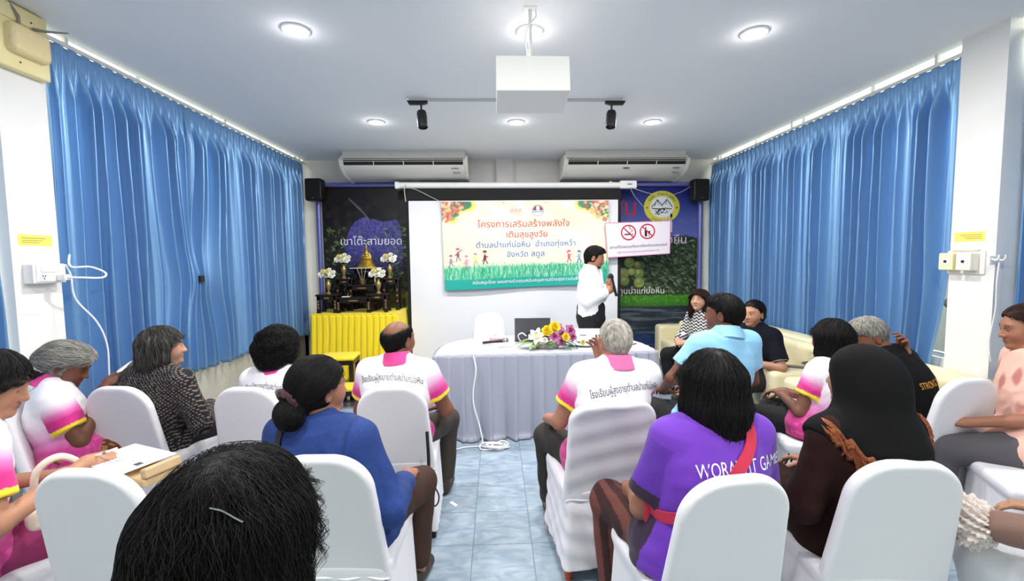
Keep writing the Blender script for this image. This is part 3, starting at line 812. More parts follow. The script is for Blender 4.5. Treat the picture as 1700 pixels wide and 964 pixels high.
cv.ell(892, 350, 10, 10, '#7a7d80'); cv.ell(892, 350, 9, 9, '#e8ecee'); cv.blend(np.clip(9-np.hypot(X-892, Y-350), 0, 1)*(Y < 350), '#8a2c50'); cv.ell(892, 346, 3, 4, '#f0e6ea'); cv.line([(884, 352), (900, 352)], 1, '#5aa0a8'); cv.ell(892, 355, 5, 2.4, '#c9d8d4')
bn = thing('vinyl_banner', 'cream vinyl banner with grass and dancing children hung on the screen', 'banner', (.42, 6.45, 1.2))
def bmap(x, y):
    u = (np.asarray(x, float)-733)/277; v = (np.asarray(y, float)-334)/150
    xx = -.765+u*2.385+.03*v*(1-u); zz = 2.42-v*1.262+.075*v*u-.008*np.sin(u*np.pi)*(1-v)
    sag = .012*np.sin(u*9+v*3)+.010*np.sin(v*11+u*5)*np.exp(-v*1.2)+.008*np.sin((u-v*.7)*26)*np.exp(-v*3)
    return xx-.42, sag*1.0-.02*v, zz-1.2
fm = lambda x, y: np.stack(bmap(x, y), 1)
pr = link('print', cv.mesh('print', fm, mat('glossy banner vinyl', rough=.28, attr=True, spec=.5)), bn)
sm = pr.modifiers.new('thickness', 'SOLIDIFY'); sm.thickness = .0015; sm.offset = -1
def bword(body, cx, cy, w, col, bold, outline=None, ob=.03):
    V, T = text_w(body, w, bold=bold)
    def put(V, T, dy, c, nm):
        def f(a, b):
            x, y, z = bmap(cx+a, cy-b); return (float(x), float(y)-dy, float(z))
        text_part(nm, V, T, f, inkm(c), bn)
    if outline:
        k = w/np.ptp(text2d(body, 1, bold=bold)[0][:, 0]); V0, T0 = text2d(body, 1, bold=bold+ob); V0 = V0*k
        put(V0-[(V0[:, 0].max()+V0[:, 0].min())/2, 0], T0, .003, outline, 'lettering_outline')
    put(V, T, .005, col, 'lettering')
bword('โครงการเสริมสร้างพลังใจ', 868, 378, 153, '#dd4a4c', .028, '#b81822', .065)
bword('เติมสุขสูงวัย', 873, 396, 68, '#dd4a4c', .028, '#b81822', .065)
bword('ตำบลป่าแก่บ่อหิน  อำเภอทุ่งหว้า', 871, 413, 166, '#3f76c4', .025, '#173f85', .065)
bword('จังหวัด สตูล', 870, 430, 63, '#3f76c4', .025, '#173f85', .065)
bword('สนับสนุนโดย แผนงานร่วมทุนสนับสนุนการสร้างสุขภาวะในพื้นที่จังหวัด', 884, 475, 208, '#fafcfb', .02, '#14505a', .03)
bword('สสส', 855, 353, 18, '#e0888a', .02)
for i in range(3): bword('.', 850+i*4.5, 343.5, 1.2, '#c04a4a', .05)
bword('สำนักงานกองทุน', 855, 357.5, 22, '#b9b59c', 0)
for u, v in ((.37, .012), (.62, .012), (.012, .01), (.985, .01)):
    x, y, z = bmap(733+277*u, 334+150*v); MB().lathe([(.008, -.004), (.008, .002), (.0, .004)], 10, M=Matrix.Translation((float(x), float(y)-.003, float(z))) @ Matrix.Rotation(rad(90), 4, 'X')).build('eyelet', mat('brass', '#b59a5a', .3, metal=1), bn)
# strings tying the banner to the roller case
st = mat('pale string', '#c9c3b4', .7)
def cord(name, label, pts, r, m, cat='string', group=None, n=6):
    c = catmull(pts, 8)
    o = MB().tube(c, r, n).build(name, m, smooth=True); return tag(o, label, cat, group)
def catmull(P, k):
    P = [Vector(p) for p in P]; out = []
    for i in range(len(P)-1):
        a, b, c, d = P[max(i-1, 0)], P[i], P[i+1], P[min(i+2, len(P)-1)]
        for j in range(k):
            t = j/k; out.append(.5*((2*b)+(c-a)*t+(2*a-5*b+4*c-d)*t*t+(3*b-a-3*c+d)*t**3))
    return out+[P[-1]]
cord('string', 'thin string from the roller case corner to the top of the banner', [(-1.26, 6.44, 2.62), (-1.1, 6.43, 2.58), (-.9, 6.43, 2.48), (-.76, 6.43, 2.41)], .004, st)
cord('string', 'short white tie hanging straight down at the screen corner', [(-1.25, 6.44, 2.66), (-1.27, 6.43, 2.58), (-1.255, 6.43, 2.42)], .006, st)
cord('string', 'loose string draped from the screen motor to the corner loudspeaker', [(1.95, 6.45, 2.60), (2.2, 6.5, 2.53), (2.5, 6.6, 2.50), (2.75, 6.66, 2.56), (2.93, 6.68, 2.66)], .004, st)
cord('string', 'tied string tail hanging over the red letter on the lake mural', [(1.93, 6.45, 2.60), (2.0, 6.5, 2.5), (2.06, 6.55, 2.45), (2.18, 6.6, 2.34)], .0035, st)
# ---- no smoking, no alcohol sign
sg = thing('prohibition_sign', 'white sign with two red crossed circles and a pink rim', 'sign', (2.03, 6.40, 1.86))
TL, TR, BR, BL = (1.551, 2.097), (2.501, 2.123), (2.499, 1.649), (1.588, 1.599)
def smap(u, v, y=0):
    x = (1-v)*((1-u)*TL[0]+u*TR[0])+v*((1-u)*BL[0]+u*BR[0]); z = (1-v)*((1-u)*TL[1]+u*TR[1])+v*((1-u)*BL[1]+u*BR[1])
    fold = -.012*abs(1-2*min(max(u, 0), 1))
    return (x-2.03, fold+y, z-1.86)
def spoly(poly, y): return [smap(u, v, y) for u, v in poly]
m = MB()
for i in range(16): m.add(spoly([(i/16, 0), ((i+1)/16, 0), ((i+1)/16, 1), (i/16, 1)], 0)+spoly([(i/16, 0), ((i+1)/16, 0), ((i+1)/16, 1), (i/16, 1)], .004), [(0, 1, 2, 3), (7, 6, 5, 4), (0, 4, 5, 1), (3, 2, 6, 7)])
m.build('board', mat('white sign sheet', '#efe6f0', .5), sg)
m = MB()
for a, b in (((0, 0), (1, .022)), ((0, .978), (1, 1)), ((0, 0), (.012, 1)), ((.988, 0), (1, 1))):
    for i in range(16):
        u0, u1 = a[0]+(b[0]-a[0])*i/16, a[0]+(b[0]-a[0])*(i+1)/16
        m.add(spoly([(u0, a[1]), (u1, a[1]), (u1, b[1]), (u0, b[1])], -.002), [(0, 1, 2, 3)])
m.build('rim', inkm('#d58fae'), sg)
def sring(cu, cv_, name):
    m = MB(); n = 40; ru, rv = .118, .225
    P = [(cu+k*ru*math.cos(2*math.pi*i/n), cv_+k*rv*math.sin(2*math.pi*i/n)) for k in (1, .84) for i in range(n)]
    m.add(spoly(P, -.004), [(i, (i+1) % n, n+(i+1) % n, n+i) for i in range(n)])
    a = .72; m.add(spoly([(cu-ru*.72, cv_-rv*.62), (cu-ru*.62, cv_-rv*.72), (cu+ru*.72, cv_+rv*.62), (cu+ru*.62, cv_+rv*.72)], -.0045), [(0, 1, 2, 3)])
    return m.build(name, inkm('#c41f30'), sg)
q = sring(.355, .305, 'crossed_circle')
m = MB(); m.add(spoly([(.29, .34), (.40, .34), (.40, .375), (.29, .375)], -.003), [(0, 1, 2, 3)]); m.add(spoly([(.41, .34), (.425, .34), (.425, .375), (.41, .375)], -.003), [(0, 1, 2, 3)])
m.build('cigarette', inkm('#2b2022'), q)
m = MB()
for k in range(10):
    u = .37+.05*math.sin(k*.6)*.6+.003*k; v = .30-.02*k; m.add(spoly([(u, v), (u+.012, v), (u+.012, v+.022), (u, v+.022)], -.003), [(0, 1, 2, 3)])
m.build('smoke_wisp', inkm('#6a6064'), q)
q = sring(.645, .295, 'crossed_circle')
m = MB(); m.add(spoly([(.615, .16), (.63, .16), (.63, .24), (.64, .27), (.64, .44), (.604, .44), (.604, .27), (.615, .24)], -.003), [tuple(range(8))]); m.build('bottle', inkm('#1d191b'), q)
m = MB(); m.add(spoly([(.652, .29), (.692, .29), (.685, .36), (.675, .38), (.675, .43), (.69, .44), (.654, .44), (.668, .43), (.668, .38), (.658, .36)], -.003), [tuple(range(10))]); m.build('glass', inkm('#1d191b'), q)
def sword(body, cu, cv_, w, col, bold):
    V, T = text_w(body, w, bold=bold)
    text_part('lettering', V, T, lambda a, b: smap(cu+a, cv_-b*1.95, -.003), inkm(col), sg)
sword('สถานที่นี้ปลอดบุหรี่และเครื่องดื่มแอลกอฮอล์', .5, .745, .90, '#1d1a1c', .035)
sword('สำนักงานกองทุนสนับสนุนการสร้างเสริมสุขภาพ (สสส.)', .54, .885, .58, '#6a5a60', 0); sword('สสส', .2, .89, .06, '#d0606c', .02)
cord('string', 'string holding one upper corner of the prohibition sign', [(2.49, 6.4, 2.12), (2.5, 6.43, 2.3), (2.46, 6.5, 2.52)], .003, st)

# ================================================================== BANQUET CHAIRS
cov_m = mat('white stretch chair cover', '#e7e6ea', .72, sheen=.25, bump=.05, bscale=45)
cov2_m = mat('loose satin chair cover', '#e6e4ea', .45, sheen=.2, bump=.10, bscale=28, stretch=(1, 1, 2.4))
chrome = mat('chrome leg', '#c9ccd0', .15, metal=1); rubber = mat('black rubber', '#141414', .7); redleg = mat('orange red chair leg', '#b0502c', .4)
TILT = .20
def chair_sdf(loose):
    """origin on the floor under the middle of the seat; faces +y; back top at z=.92"""
    b = Sdf(); top = .92; yb = lambda z: -.205-TILT*(z-.45)
    nrmv = nrm((0, -1, -TILT)); upv = nrm((0, -TILT, 1)); M = np.stack([[1, 0, 0], -nrmv, upv], 1); base = np.array([0, yb(.42), .42])
    L = (top-.42)/upv[2]
    def f(P):
        q = (P-base)@M; x, t, h = q[..., 0], q[..., 1], q[..., 2]
        w = (.222-.042*np.clip(h/L, 0, 1)) if not loose else (.225-.012*np.clip(h/L, 0, 1))
        R = .135 if not loose else .085
        if loose: t = t+.003*np.sin(x*34+h*12)+.002*np.sin(h*52-x*9)
        bow = .02*(1-(x/.2)**2)*np.sin(np.clip(h/L, 0, 1)*np.pi)
        t = t-bow*.6
        qx = np.abs(x)-(w-R); qh = h-(L-R)
        d2 = np.where((qx > 0) & (qh > 0), np.hypot(np.maximum(qx, 0), np.maximum(qh, 0))-R, np.maximum(np.abs(x)-w, h-L))
        d2 = np.maximum(d2, -h-.03)
        rr = .017; a = d2+rr; c = np.abs(t)-.024+rr
        return np.hypot(np.maximum(a, 0), np.maximum(c, 0))+np.minimum(np.maximum(a, c), 0)-rr
    b.put(f, (-.25, -.40, .36), (.25, -.14, .95))
    s = Sdf(); s.box((0, 0, .445), (.222, .225, .035), .03, k=.02)
    def g(P):                                                   # hanging skirt
        x, y, z = P[..., 0], P[..., 1], P[..., 2]; k = np.clip((.44-z)/.40, 0, 1)
        hx = .215+.018*k; hy = .215+.028*k
        ang = np.arctan2(y+.02, x)
        wv = .004*np.sin(ang*26)*k if not loose else .003*np.sin(ang*17+z*20)+.0035*np.sin(z*60+ang*5)
        qx = np.abs(x)-hx+.03; qy = np.abs(y+.012*k+.01)-hy+.03
        d = np.hypot(np.maximum(qx, 0), np.maximum(qy, 0))+np.minimum(np.maximum(qx, qy), 0)-.03+wv
        return np.maximum(np.maximum(d, z-.45), (.055 if not loose else .07)-z+.02*np.clip(np.abs(x)/.22, 0, 1)*(0 if loose else 0))
    s.put(g, (-.27, -.29, .03), (.27, .27, .47))
    def inner(P):                                               # hollow underneath
        x, y, z = P[..., 0], P[..., 1], P[..., 2]; k = np.clip((.44-z)/.40, 0, 1)
        return np.maximum(np.maximum(np.abs(x)-(.205-.018*loose)-.014*k, np.abs(y+.012*k+.01)-(.205-.018*loose)-.022*k), z-.41)
    s.put(inner, (-.26, -.28, -.02), (.26, .26, .42), .008, 's')
    return b, s
def chair_proto(name, loose):
    h = .006; t = link(name, None); t.empty_display_size = .1; m = cov2_m if loose else cov_m
    b, s = chair_sdf(loose)
    V, F = b.mesh(h); V = smooth_mesh(V, F, 3); bo = link('back_cover', np_mesh('back_cover', V, F, True, None, [m]), t)
    V, F = s.mesh(h); V = smooth_mesh(V, F, 2); link('seat_cover', np_mesh('seat_cover', V, F, True, None, [m]), t)
    zs = .415; y = -.205-TILT*(zs-.45)-.030
    MB().tube([(-.222+.444*i/20, y+.003*math.sin(i*1.3), zs+.004*math.sin(i*.9)) for i in range(21)], .0035, 6).build('hem_seam', m, bo, smooth=True)
    for sx in (-1, 1):
        for sy in (-1, 1):
            g = MB().tube([(sx*.185, sy*.175, .40), (sx*.20, sy*.20-.01, .015)], .0115 if not loose else .021, 12).build('leg', chrome if not loose else redleg, t, smooth=True)
            MB().lathe([(.0, 0), (.017, 0), (.017, .03), (.012, .034)], 12, c=(sx*.20, sy*.20-.01, 0)).build('foot_cap', rubber if not loose else redleg, g, smooth=True)
    return t
CH = chair_proto('banquet_chair', False); CHL = chair_proto('covered_chair', True)
used = {}
def chair(x, y, rz, label, loose=False, top=.92):
    """x, y: where the middle of the back's top edge stands"""
    p = CHL if loose else CH
    o = p if p.name not in used else copy_tree(p)
    used[p.name] = 1
    a = rad(rz); off = -.205-TILT*(.92-.45)
    o.location = (x+off*math.sin(a), y-off*math.cos(a), 0); o.rotation_euler = (0, 0, a)
    o.scale = (1, 1, top/.92)
    tag(o, label, 'chair', 'white covered banquet chairs')
    return o
# ================================================================== SKIRTED TABLE
grey_cloth = mat('grey lilac satin', '#a0a3b3', .5, sheen=.3, bump=.04, bscale=60)
top_cloth = mat('lit grey lilac table cloth', '#c8c7d6', .6, sheen=.2, bump=.03, bscale=40)  # same grey lilac as the skirt, light from above painted in as paler
TZ = .76; TX, TY = .44, 4.45
def table_outline(n=200):
    """closed outline, front edge straight, back corners widely rounded; local coordinates"""
    P = []
    a, b, d = 1.0, .50, .46
    fr = [(-a+.03, -d), (a-.03, -d)]
    for i in range(61): P.append((-a+.03+(2*a-.06)*i/60, -d))
    for i in range(9): t = -math.pi/2+math.pi/2*i/8; P.append((a-.03+.03*math.cos(t), -d+.03+.03*math.sin(t)))
    for i in range(1, 60):
        t = math.pi*i/60; c, s = math.cos(t), math.sin(t)
        P.append((a*math.copysign(abs(c)**.75, c), -d+.10+(d+.38)*abs(s)**.75))
    for i in range(9): t = math.pi+math.pi/2*i/8; P.append((-a+.03+.03*math.cos(t), -d+.03+.03*math.sin(t)))
    # resample evenly
    P = np.array(P); Qp = np.vstack([P, P[:1]]); L = np.concatenate([[0], np.cumsum(np.linalg.norm(np.diff(Qp, axis=0), axis=1))])
    s = np.linspace(0, L[-1], n, endpoint=False)
    return np.stack([np.interp(s, L, Qp[:, 0]), np.interp(s, L, Qp[:, 1])], 1), L[-1]
tb = thing('skirted_table', 'long table with grey lilac cloth top and pleated skirt', 'table', (TX, TY, 0))
tb.rotation_euler = (0, 0, rad(.9))
O, LEN = table_outline(240)
Op = [tuple(p) for p in O]
MB().prism([(x*.985, y*.985) for x, y in Op], TZ-.03, TZ-.004, 'z').build('tabletop', mat('table board', '#8a7a68', .6), tb)
m = MB(); n = len(Op)
vs = [(x*k, y*k, z) for k, z in ((.97, TZ), (1.0, TZ-.002), (1.008, TZ-.010), (1.012, TZ-.06), (1.008, TZ-.062)) for x, y in Op]
m.add(vs, [tuple(range(n))]+[(r*n+i, r*n+(i+1) % n, (r+1)*n+(i+1) % n, (r+1)*n+i) for r in range(4) for i in range(n)])
m.build('top_cloth', top_cloth, tb, smooth=True)
def skirt(U, W):
    npl = 44
    s = U*len(O); i0 = np.floor(s).astype(int) % len(O); i1 = (i0+1) % len(O); f = (s-np.floor(s))[:, None]
    p = O[i0]*(1-f)+O[i1]*f
    tg = O[i1]-O[i0]; tg /= np.linalg.norm(tg, axis=1, keepdims=True); no = np.stack([tg[:, 1], -tg[:, 0]], 1)
    ph = U*npl+.35*(fbm(U*30, W*1.5, 2)-.5)*W; fr = ph % 1.0
    pleat = np.where(fr < .86, fr/.86, (1-fr)/.14)               # knife pleats
    out = .006+.040*pleat*(.55+.5*W)+W*(.035+.045*fbm(U*23, W*.6+2, 2))+.030*W**2*np.sin(ph*2*np.pi*.5+3*fbm(U*9, W*0, 2))
    lift = .012*W**8*np.sin(U*60)
    zb = .008+.0*U
    z = TZ-.012-(TZ-.012-zb)*W+np.abs(lift)*0
    sp = np.clip((W-.93)/.07, 0, 1)**2*.05*fbm(U*40, 0*W+7, 2)
    q = p*1.004+no*(out+sp)[:, None]
    return np.stack([q[:, 0], q[:, 1], z], 1)
P, F = sheet(skirt, 44*16+1, 36)
o = link('pleated_skirt', np_mesh('pleated_skirt', P, F, True, None, [grey_cloth]), tb)
sm = o.modifiers.new('thickness', 'SOLIDIFY'); sm.thickness = .003
vs = [(x*k, y*k, z) for k, z in ((1.016, TZ-.008), (1.024, TZ-.012), (1.026, TZ-.085), (1.018, TZ-.088)) for x, y in Op]
MB().add(vs, [(r*n+i, r*n+(i+1) % n, (r+1)*n+(i+1) % n, (r+1)*n+i) for r in range(3) for i in range(n)]).build('skirt_band', grey_cloth, tb, smooth=True)
for sx in (-1, 1):
    for sy in (-1, 1): MB().tube([(sx*.8, .05+sy*.3, 0), (sx*.8, .05+sy*.3, TZ-.03)], .014, 10).build('leg', chrome, tb)

# ---- things on the table
blackp = MATS['black plastic']; steel = MATS['steel']
def mic(loc, rz, tilt, label):
    r = thing('microphone', label, 'microphone', loc, rz)
    M = Matrix.Rotation(rad(90-tilt), 4, 'Y')
    MB().lathe([(0, -.125), (.012, -.125), (.0135, -.12), (.0135, -.02), (.018, .06), (.019, .075), (0, .075)], 16, M=M, caps=False).build('body', mat('maroon black plastic', '#241416', .35), r, smooth=True)
    MB().lathe([(.019, .072), (.026, .08), (.028, .10), (.026, .118), (.016, .132), (0, .136)], 16, M=M, caps=False).build('grille', mat('silver mesh', '#8e9096', .35, metal=.9, bump=.5, bscale=700), r, smooth=True)
    MB().lathe([(.0275, .094), (.0292, .097), (.0292, .103), (.0275, .106)], 16, M=M, caps=False).build('ring', steel, r, smooth=True)
    return r
mic((-.02, 4.40, TZ+.030), 6, 4, 'dark wireless microphone lying on the table end beside the white power strip')
r = thing('power_strip', 'white power strip lying between the microphone and the flowers', 'power strip', (.05, 4.27, TZ+.002), 4)
MB().box(-.085, .085, -.028, .028, 0, .035).build('case', white_pl, r, bevel=.006)
for x in (-.05, 0, .05):
    g = MB().box(x-.014, x+.014, -.014, .014, .0345, .0365).build('socket', mat('pale socket', '#dcdcdc', .4), r)
    MB().box(x-.007, x-.004, -.005, .005, .036, .0372).box(x+.004, x+.007, -.005, .005, .036, .0372).build('slot', dark, g)
r = thing('tissue_pack', 'small pink tissue pack behind the table microphone', 'tissue pack', (-.02, 4.62, TZ+.002), 10)
MB().box(-.055, .055, -.035, .035, 0, .03).build('wrapper', mat('pink wrapper', '#ee9aa6', .45, bump=.3, bscale=60), r, bevel=.012, seg=3, smooth=True)
MB().add([(-.03, -.01, .03), (.03, -.012, .03), (.02, .005, .055), (0, -.004, .062), (-.022, .006, .05)], [(0, 1, 2, 3, 4)]).build('tissue', mat('pink tissue', '#f6c3c8', .8), r)
# laptop: open, seen from behind
r = thing('laptop', 'open dark grey laptop standing behind the flowers', 'laptop', (.36, 4.52, TZ+.002), -3)
lp = mat('dark grey laptop shell', '#55575b', .38, metal=.35)
MB().box(-.18, .18, 0, .25, 0, .018).build('base', lp, r, bevel=.004)
M = Matrix.Translation((0, .012, .016)) @ Matrix.Rotation(rad(14), 4, 'X')
M = Matrix.Translation((0, .0, .014)) @ Matrix.Rotation(rad(8), 4, 'X')
lid = MB().box(-.18, .18, -.012, 0, 0, .235, M).build('lid', lp, r, bevel=.004)
MB().box(-.165, .165, .0005, .002, .015, .222, M).build('screen', mat('laptop screen', '#1c2530', .15), lid)
MB().box(-.12, .12, -.006, .012, .008, .022).build('hinge', blackp, r)
MB().box(-.15, .15, .05, .15, .018, .020).build('keyboard', blackp, r)
# projector on the table
r = thing('table_projector', 'white projector with its ports facing the audience at the table end', 'projector', (.99, 4.50, TZ+.002), -4)
pj = MB().box(-.19, .19, -.13, .14, .012, .105).build('body', mat('projector white', '#ecebe6', .45), r, bevel=.014, seg=3, smooth=True)
MB().box(-.16, .02, -.10, .1, .104, .110).build('top_panel', mat('projector top', '#dfdfde', .4), r, bevel=.004)
for i, x in enumerate((.0, .03, .06, .09)): MB().box(x-.009, x+.009, -.134, -.128, .05, .085).build('port', mat('port grey', '#55585d', .5), pj)
for i in range(6): MB().box(.128+.008*i, .132+.008*i, -.133, -.128, .03, .09).build('vent_slot', mat('vent grey', '#8c8e92', .5), pj)
MB().box(-.16, -.10, -.132, -.128, .075, .085).build('print_line', mat('vent grey', '#8c8e92', .5), pj)
MB().lathe([(.0, 0), (.035, 0), (.035, .02), (.028, .026), (.0, .03)], 20, c=(-.08, .14, .06), M=None).build('lens', blackp, r)
for x in (-.15, .15):
    for y in (-.1, .1): MB().lathe([(0, 0), (.014, 0), (.012, .014), (0, .014)], 10, c=(x, y, -.002), caps=False).build('foot', rubber, r)
r = thing('remote_control', 'small grey remote lying on top of the table projector', 'remote', (1.06, 4.47, TZ+.114), 20)
MB().box(-.04, .04, -.02, .02, 0, .016).build('body', mat('pale grey plastic', '#c3c5ca', .4), r, bevel=.006, seg=3, smooth=True)
for i in range(3): MB().box(-.025+.02*i, -.015+.02*i, -.006, .006, .0155, .018).build('button', mat('vent grey'), r)
z = TZ+.006
cord('cable', 'black cable from the laptop past the flowers to the projector ports', [(.30, 4.50, z+.05), (.28, 4.46, z+.06), (.33, 4.46, z+.10), (.45, 4.47, z+.10), (.52, 4.44, z+.02), (.62, 4.36, z), (.78, 4.22, z), (.92, 4.20, z), (1.01, 4.26, z+.01), (1.06, 4.34, z+.06), (1.08, 4.36, z+.07)], .0055, blackp, 'cable')
cord('cable', 'black cable lying in front of the white table projector', [(.62, 4.28, z), (.75, 4.18, z), (.9, 4.16, z), (1.1, 4.2, z), (1.28, 4.24, z), (1.36, 4.3, z)], .0045, blackp, 'cable')
cord('cable', 'white plug lead curling in front of the dark laptop', [(.24, 4.48, z), (.21, 4.44, z+.07), (.25, 4.42, z+.10), (.29, 4.42, z+.07)], .006, white_pl, 'cable')
# white cord hanging down the skirt and coiling on the floor
fx = TX-.46*math.sin(0)
pts = [(.06, 4.26, TZ+.01), (-.10, 4.12, TZ+.012), (-.20, 4.0, TZ+.012), (-.215, 3.955, TZ+.005), (-.20, 3.925, TZ-.06), (-.19, 3.895, .62), (-.215, 3.885, .45), (-.21, 3.87, .32), (-.17, 3.845, .18), (-.14, 3.80, .06), (-.12, 3.76, .012)]
import itertools
for k in range(26):
    a = k*1.25; pts.append((-.03+.17*math.cos(a)*(.6+.4*math.sin(k*1.9)), 3.72+.075*math.sin(a)*(.7+.3*math.cos(k*2.3)), .008+.009*(k % 4)))
pts += [(-.25, 3.74, .008), (-.4, 3.68, .008), (-.58, 3.66, .008), (-.8, 3.75, .008)]
cord('extension_cord', 'white cord hanging down the table skirt and coiled on the tiles', pts, .0065, mat('white cord', '#f1f0ef', .45), 'cord')
# ---- flower arrangement
fl = thing('flower_arrangement', 'low arrangement of yellow roses, white lily and purple orchids on the table', 'flowers', (.47, 4.17, TZ+.002), 0)
MB().lathe([(.0, 0), (.075, 0), (.10, .03), (.105, .055), (.09, .06), (0, .05)], 28, M=Matrix.Diagonal((1.3, .7, 1, 1)), caps=False).build('bowl', mat('speckled stone bowl', '#a3a08c', .7, var=.35, vscale=60), fl, smooth=True)
leaf_m = mat('glossy leaf', '#3f6a34', .35, var=.25, vscale=14); leaf2_m = mat('striped pale leaf', '#7f9a5a', .4, var=.45, vscale=40, stretch=(.3, 6, 1))
def leaf(base, d, L, w, droop, m, fold=.3):
    d = Vector(d).normalized(); side = d.cross(Vector((0, 0, 1))).normalized(); upv = side.cross(d)
    def fn(U, W):
        t = U; wd = w*np.sin(np.pi*np.clip(t, 0, 1)**.8)*(1-.2*t)+.001; s = (W-.5)*2
        c = np.outer(t*L, np.array(d))+np.outer(-droop*t*t*L, np.array((0, 0, 1)))
        return np.array(base)+c+np.outer(s*wd, np.array(side))+np.outer(np.abs(s)*wd*fold, np.array(upv))
    P, F = sheet(fn, 12, 7)
    o = link('leaf', np_mesh('leaf', P, F, True, None, [m]), fl); sm = o.modifiers.new('t', 'SOLIDIFY'); sm.thickness = .002
    return o
for b, d, L, w, dr, m in (((-.08, 0, .06), (-1, -.25, .0), .22, .045, .2, leaf2_m), ((-.08, .03, .07), (-1, .1, .12), .24, .04, .35, leaf2_m), ((-.06, -.03, .05), (-.8, -.7, -.05), .17, .04, .2, leaf2_m),
    ((.08, 0, .06), (1, -.3, .1), .24, .036, .45, leaf_m), ((.07, -.03, .06), (.8, -.6, .1), .18, .034, .45, leaf_m), ((.09, .03, .07), (1, .1, .1), .25, .03, .5, leaf_m),
    ((0, -.04, .06), (.2, -1, .2), .12, .035, .5, leaf_m), ((-.03, 0, .08), (-.5, -.4, .8), .12, .03, .3, leaf_m), ((.03, .03, .08), (.2, .5, 1), .14, .03, .2, leaf_m), ((.0, 0, .08), (-.2, -.3, 1), .12, .03, .2, leaf_m)):
    leaf(b, d, L, w, dr, m)
def petal(mb, c, ax, th, L, w, cup, lift, tw=0):
    """petal leaving centre c; ax = flower axis, th = angle about it"""
    ax = Vector(ax).normalized(); a = Vector((0, 0, 1)) if abs(ax.z) < .9 else Vector((1, 0, 0)); u = ax.cross(a).normalized(); v = ax.cross(u)
    dr = u*math.cos(th)+v*math.sin(th); sd = ax.cross(dr); n = 6; vs = []
    for i in range(n+1):
        t = i/n; ww = w*(math.sin(math.pi*min(t*.93+.05, 1))**.6)
        for j in (-1, -.5, 0, .5, 1):
            p = Vector(c)+dr*(L*t*math.cos(lift*t**.7))+ax*(L*t*math.sin(lift)+cup*j*j*w)+sd*(j*ww)+ax*(-.25*L*t*t*(1-lift))
            vs.append(p)
    mb.add(vs, [(i*5+j, i*5+j+1, i*5+j+6, i*5+j+5) for i in range(n) for j in range(4)])
yel = mat('yellow rose petal', '#f2dc3a', .55); whi = mat('white lily petal', '#f4f3ea', .5); pur = mat('orchid petal', '#b9699a', .5, var=.25, vscale=30); dpur = mat('deep orchid lip', '#86204e', .5)
def rose(c, ax, r, m, parent, name='rose'):
    mb = MB()
    for ring, (k, L, lift, w) in enumerate(((3, .5, 1.35, .4), (4, .75, 1.15, .5), (5, .95, .85, .6), (6, 1.1, .45, .62))):
        for i in range(k): petal(mb, c, ax, 2*math.pi*i/k+ring*.6, r*L, r*w*.8, .22, lift)
    o = mb.build(name, m, parent, smooth='all'); return o
def flower(c, ax, r, k, w, m, centre, parent, name, lift=.25):
    mb = MB()
    for i in range(k): petal(mb, c, ax, 2*math.pi*i/k+.3, r, r*w, .15, lift)
    o = mb.build(name, m, parent, smooth='all')
    a = Vector(ax).normalized()
    c2 = MB(); c2.ball(Vector(c)+a*r*.22, r*.2, 8, 6)
    for i in range(3): petal(c2, Vector(c)+a*r*.1, a, 2*math.pi*i/3+.9, r*.5, r*.22, .5, .8)
    c2.build('centre', centre, o, smooth='all'); return o
fw = (-.1, -1, .45)
rose((-.005, -.05, .165), (-.1, -1, .6), .055, yel, fl); rose((.065, -.03, .195), (.1, -1, .6), .058, yel, fl); rose((.16, -.09, .115), (.2, -1, .5), .040, yel, fl)
rose((.31, -.13, .07), (.2, -1, .4), .03, mat('pale yellow bud', '#efe6a0', .5), fl, 'bud')
flower((-.10, -.06, .125), fw, .085, 6, .26, whi, mat('lily throat', '#dfe6b8', .5), fl, 'lily')
for c in ((-.15, -.02, .115), (-.03, -.09, .09), (-.05, -.07, .075)): rose(c, fw, .03, whi, fl, 'bud')
for c, ax, r in (((.11, 0, .185), (.3, -1, .5), .055), ((.06, -.075, .125), (0, -1, .3), .06), ((.12, -.08, .08), (.2, -1, .1), .05), ((.21, -.03, .17), (.4, -1, .4), .062), ((.225, -.06, .115), (.4, -1, .1), .052), ((.13, .0, .14), (.1, -1, .4), .05)):
    flower(c, ax, r, 5, .42, pur, dpur, fl, 'orchid')
# ---- small things about the room
r = thing('paper_scrap', 'tiny white paper scrap on the aisle tiles', 'paper', (-.30, 2.86, .0015), 40)
MB().box(-.011, .011, -.033, .033, 0, .0012).build('strip', mat('paper white', '#f7f7f5', .8), r)

# ================================================================== SHRINE ON THE YELLOW CLOTH
yc = mat('yellow satin cloth', '#f2d615', .5, sheen=.2, bump=.04, bscale=60)
al = thing('altar_table', 'table under a pleated bright yellow cloth in front of the forest mural', 'table', (-1.88, 6.32, 0), 0)
def acl(U, W):
    # path: left side, front, right side
    w, d = .565, .33
    s = U*(2*d*2+2*w); x = np.where(s < 2*d, -w, np.where(s < 2*d+2*w, -w+(s-2*d), w)); y = np.where(s < 2*d, d-s, np.where(s < 2*d+2*w, -d, -d+(s-2*d-2*w)))
    nx = np.where(s < 2*d, -1., np.where(s < 2*d+2*w, 0., 1.)); ny = np.where((s >= 2*d) & (s < 2*d+2*w), -1., 0.)
    ph = U*30+.5*(fbm(U*12, W*1.5, 2)-.5)
    out = (.005+.035*W)*(.6+.5*np.sin(2*np.pi*ph)+.2*np.sin(4*np.pi*ph+1))+.02*W
    return np.stack([x+nx*out, y+ny*out, .895-.885*W], 1)
P, F = sheet(acl, 421, 24)
o = link('cloth_skirt', np_mesh('cloth_skirt', P, F, True, None, [yc]), al); sm = o.modifiers.new('t', 'SOLIDIFY'); sm.thickness = .003
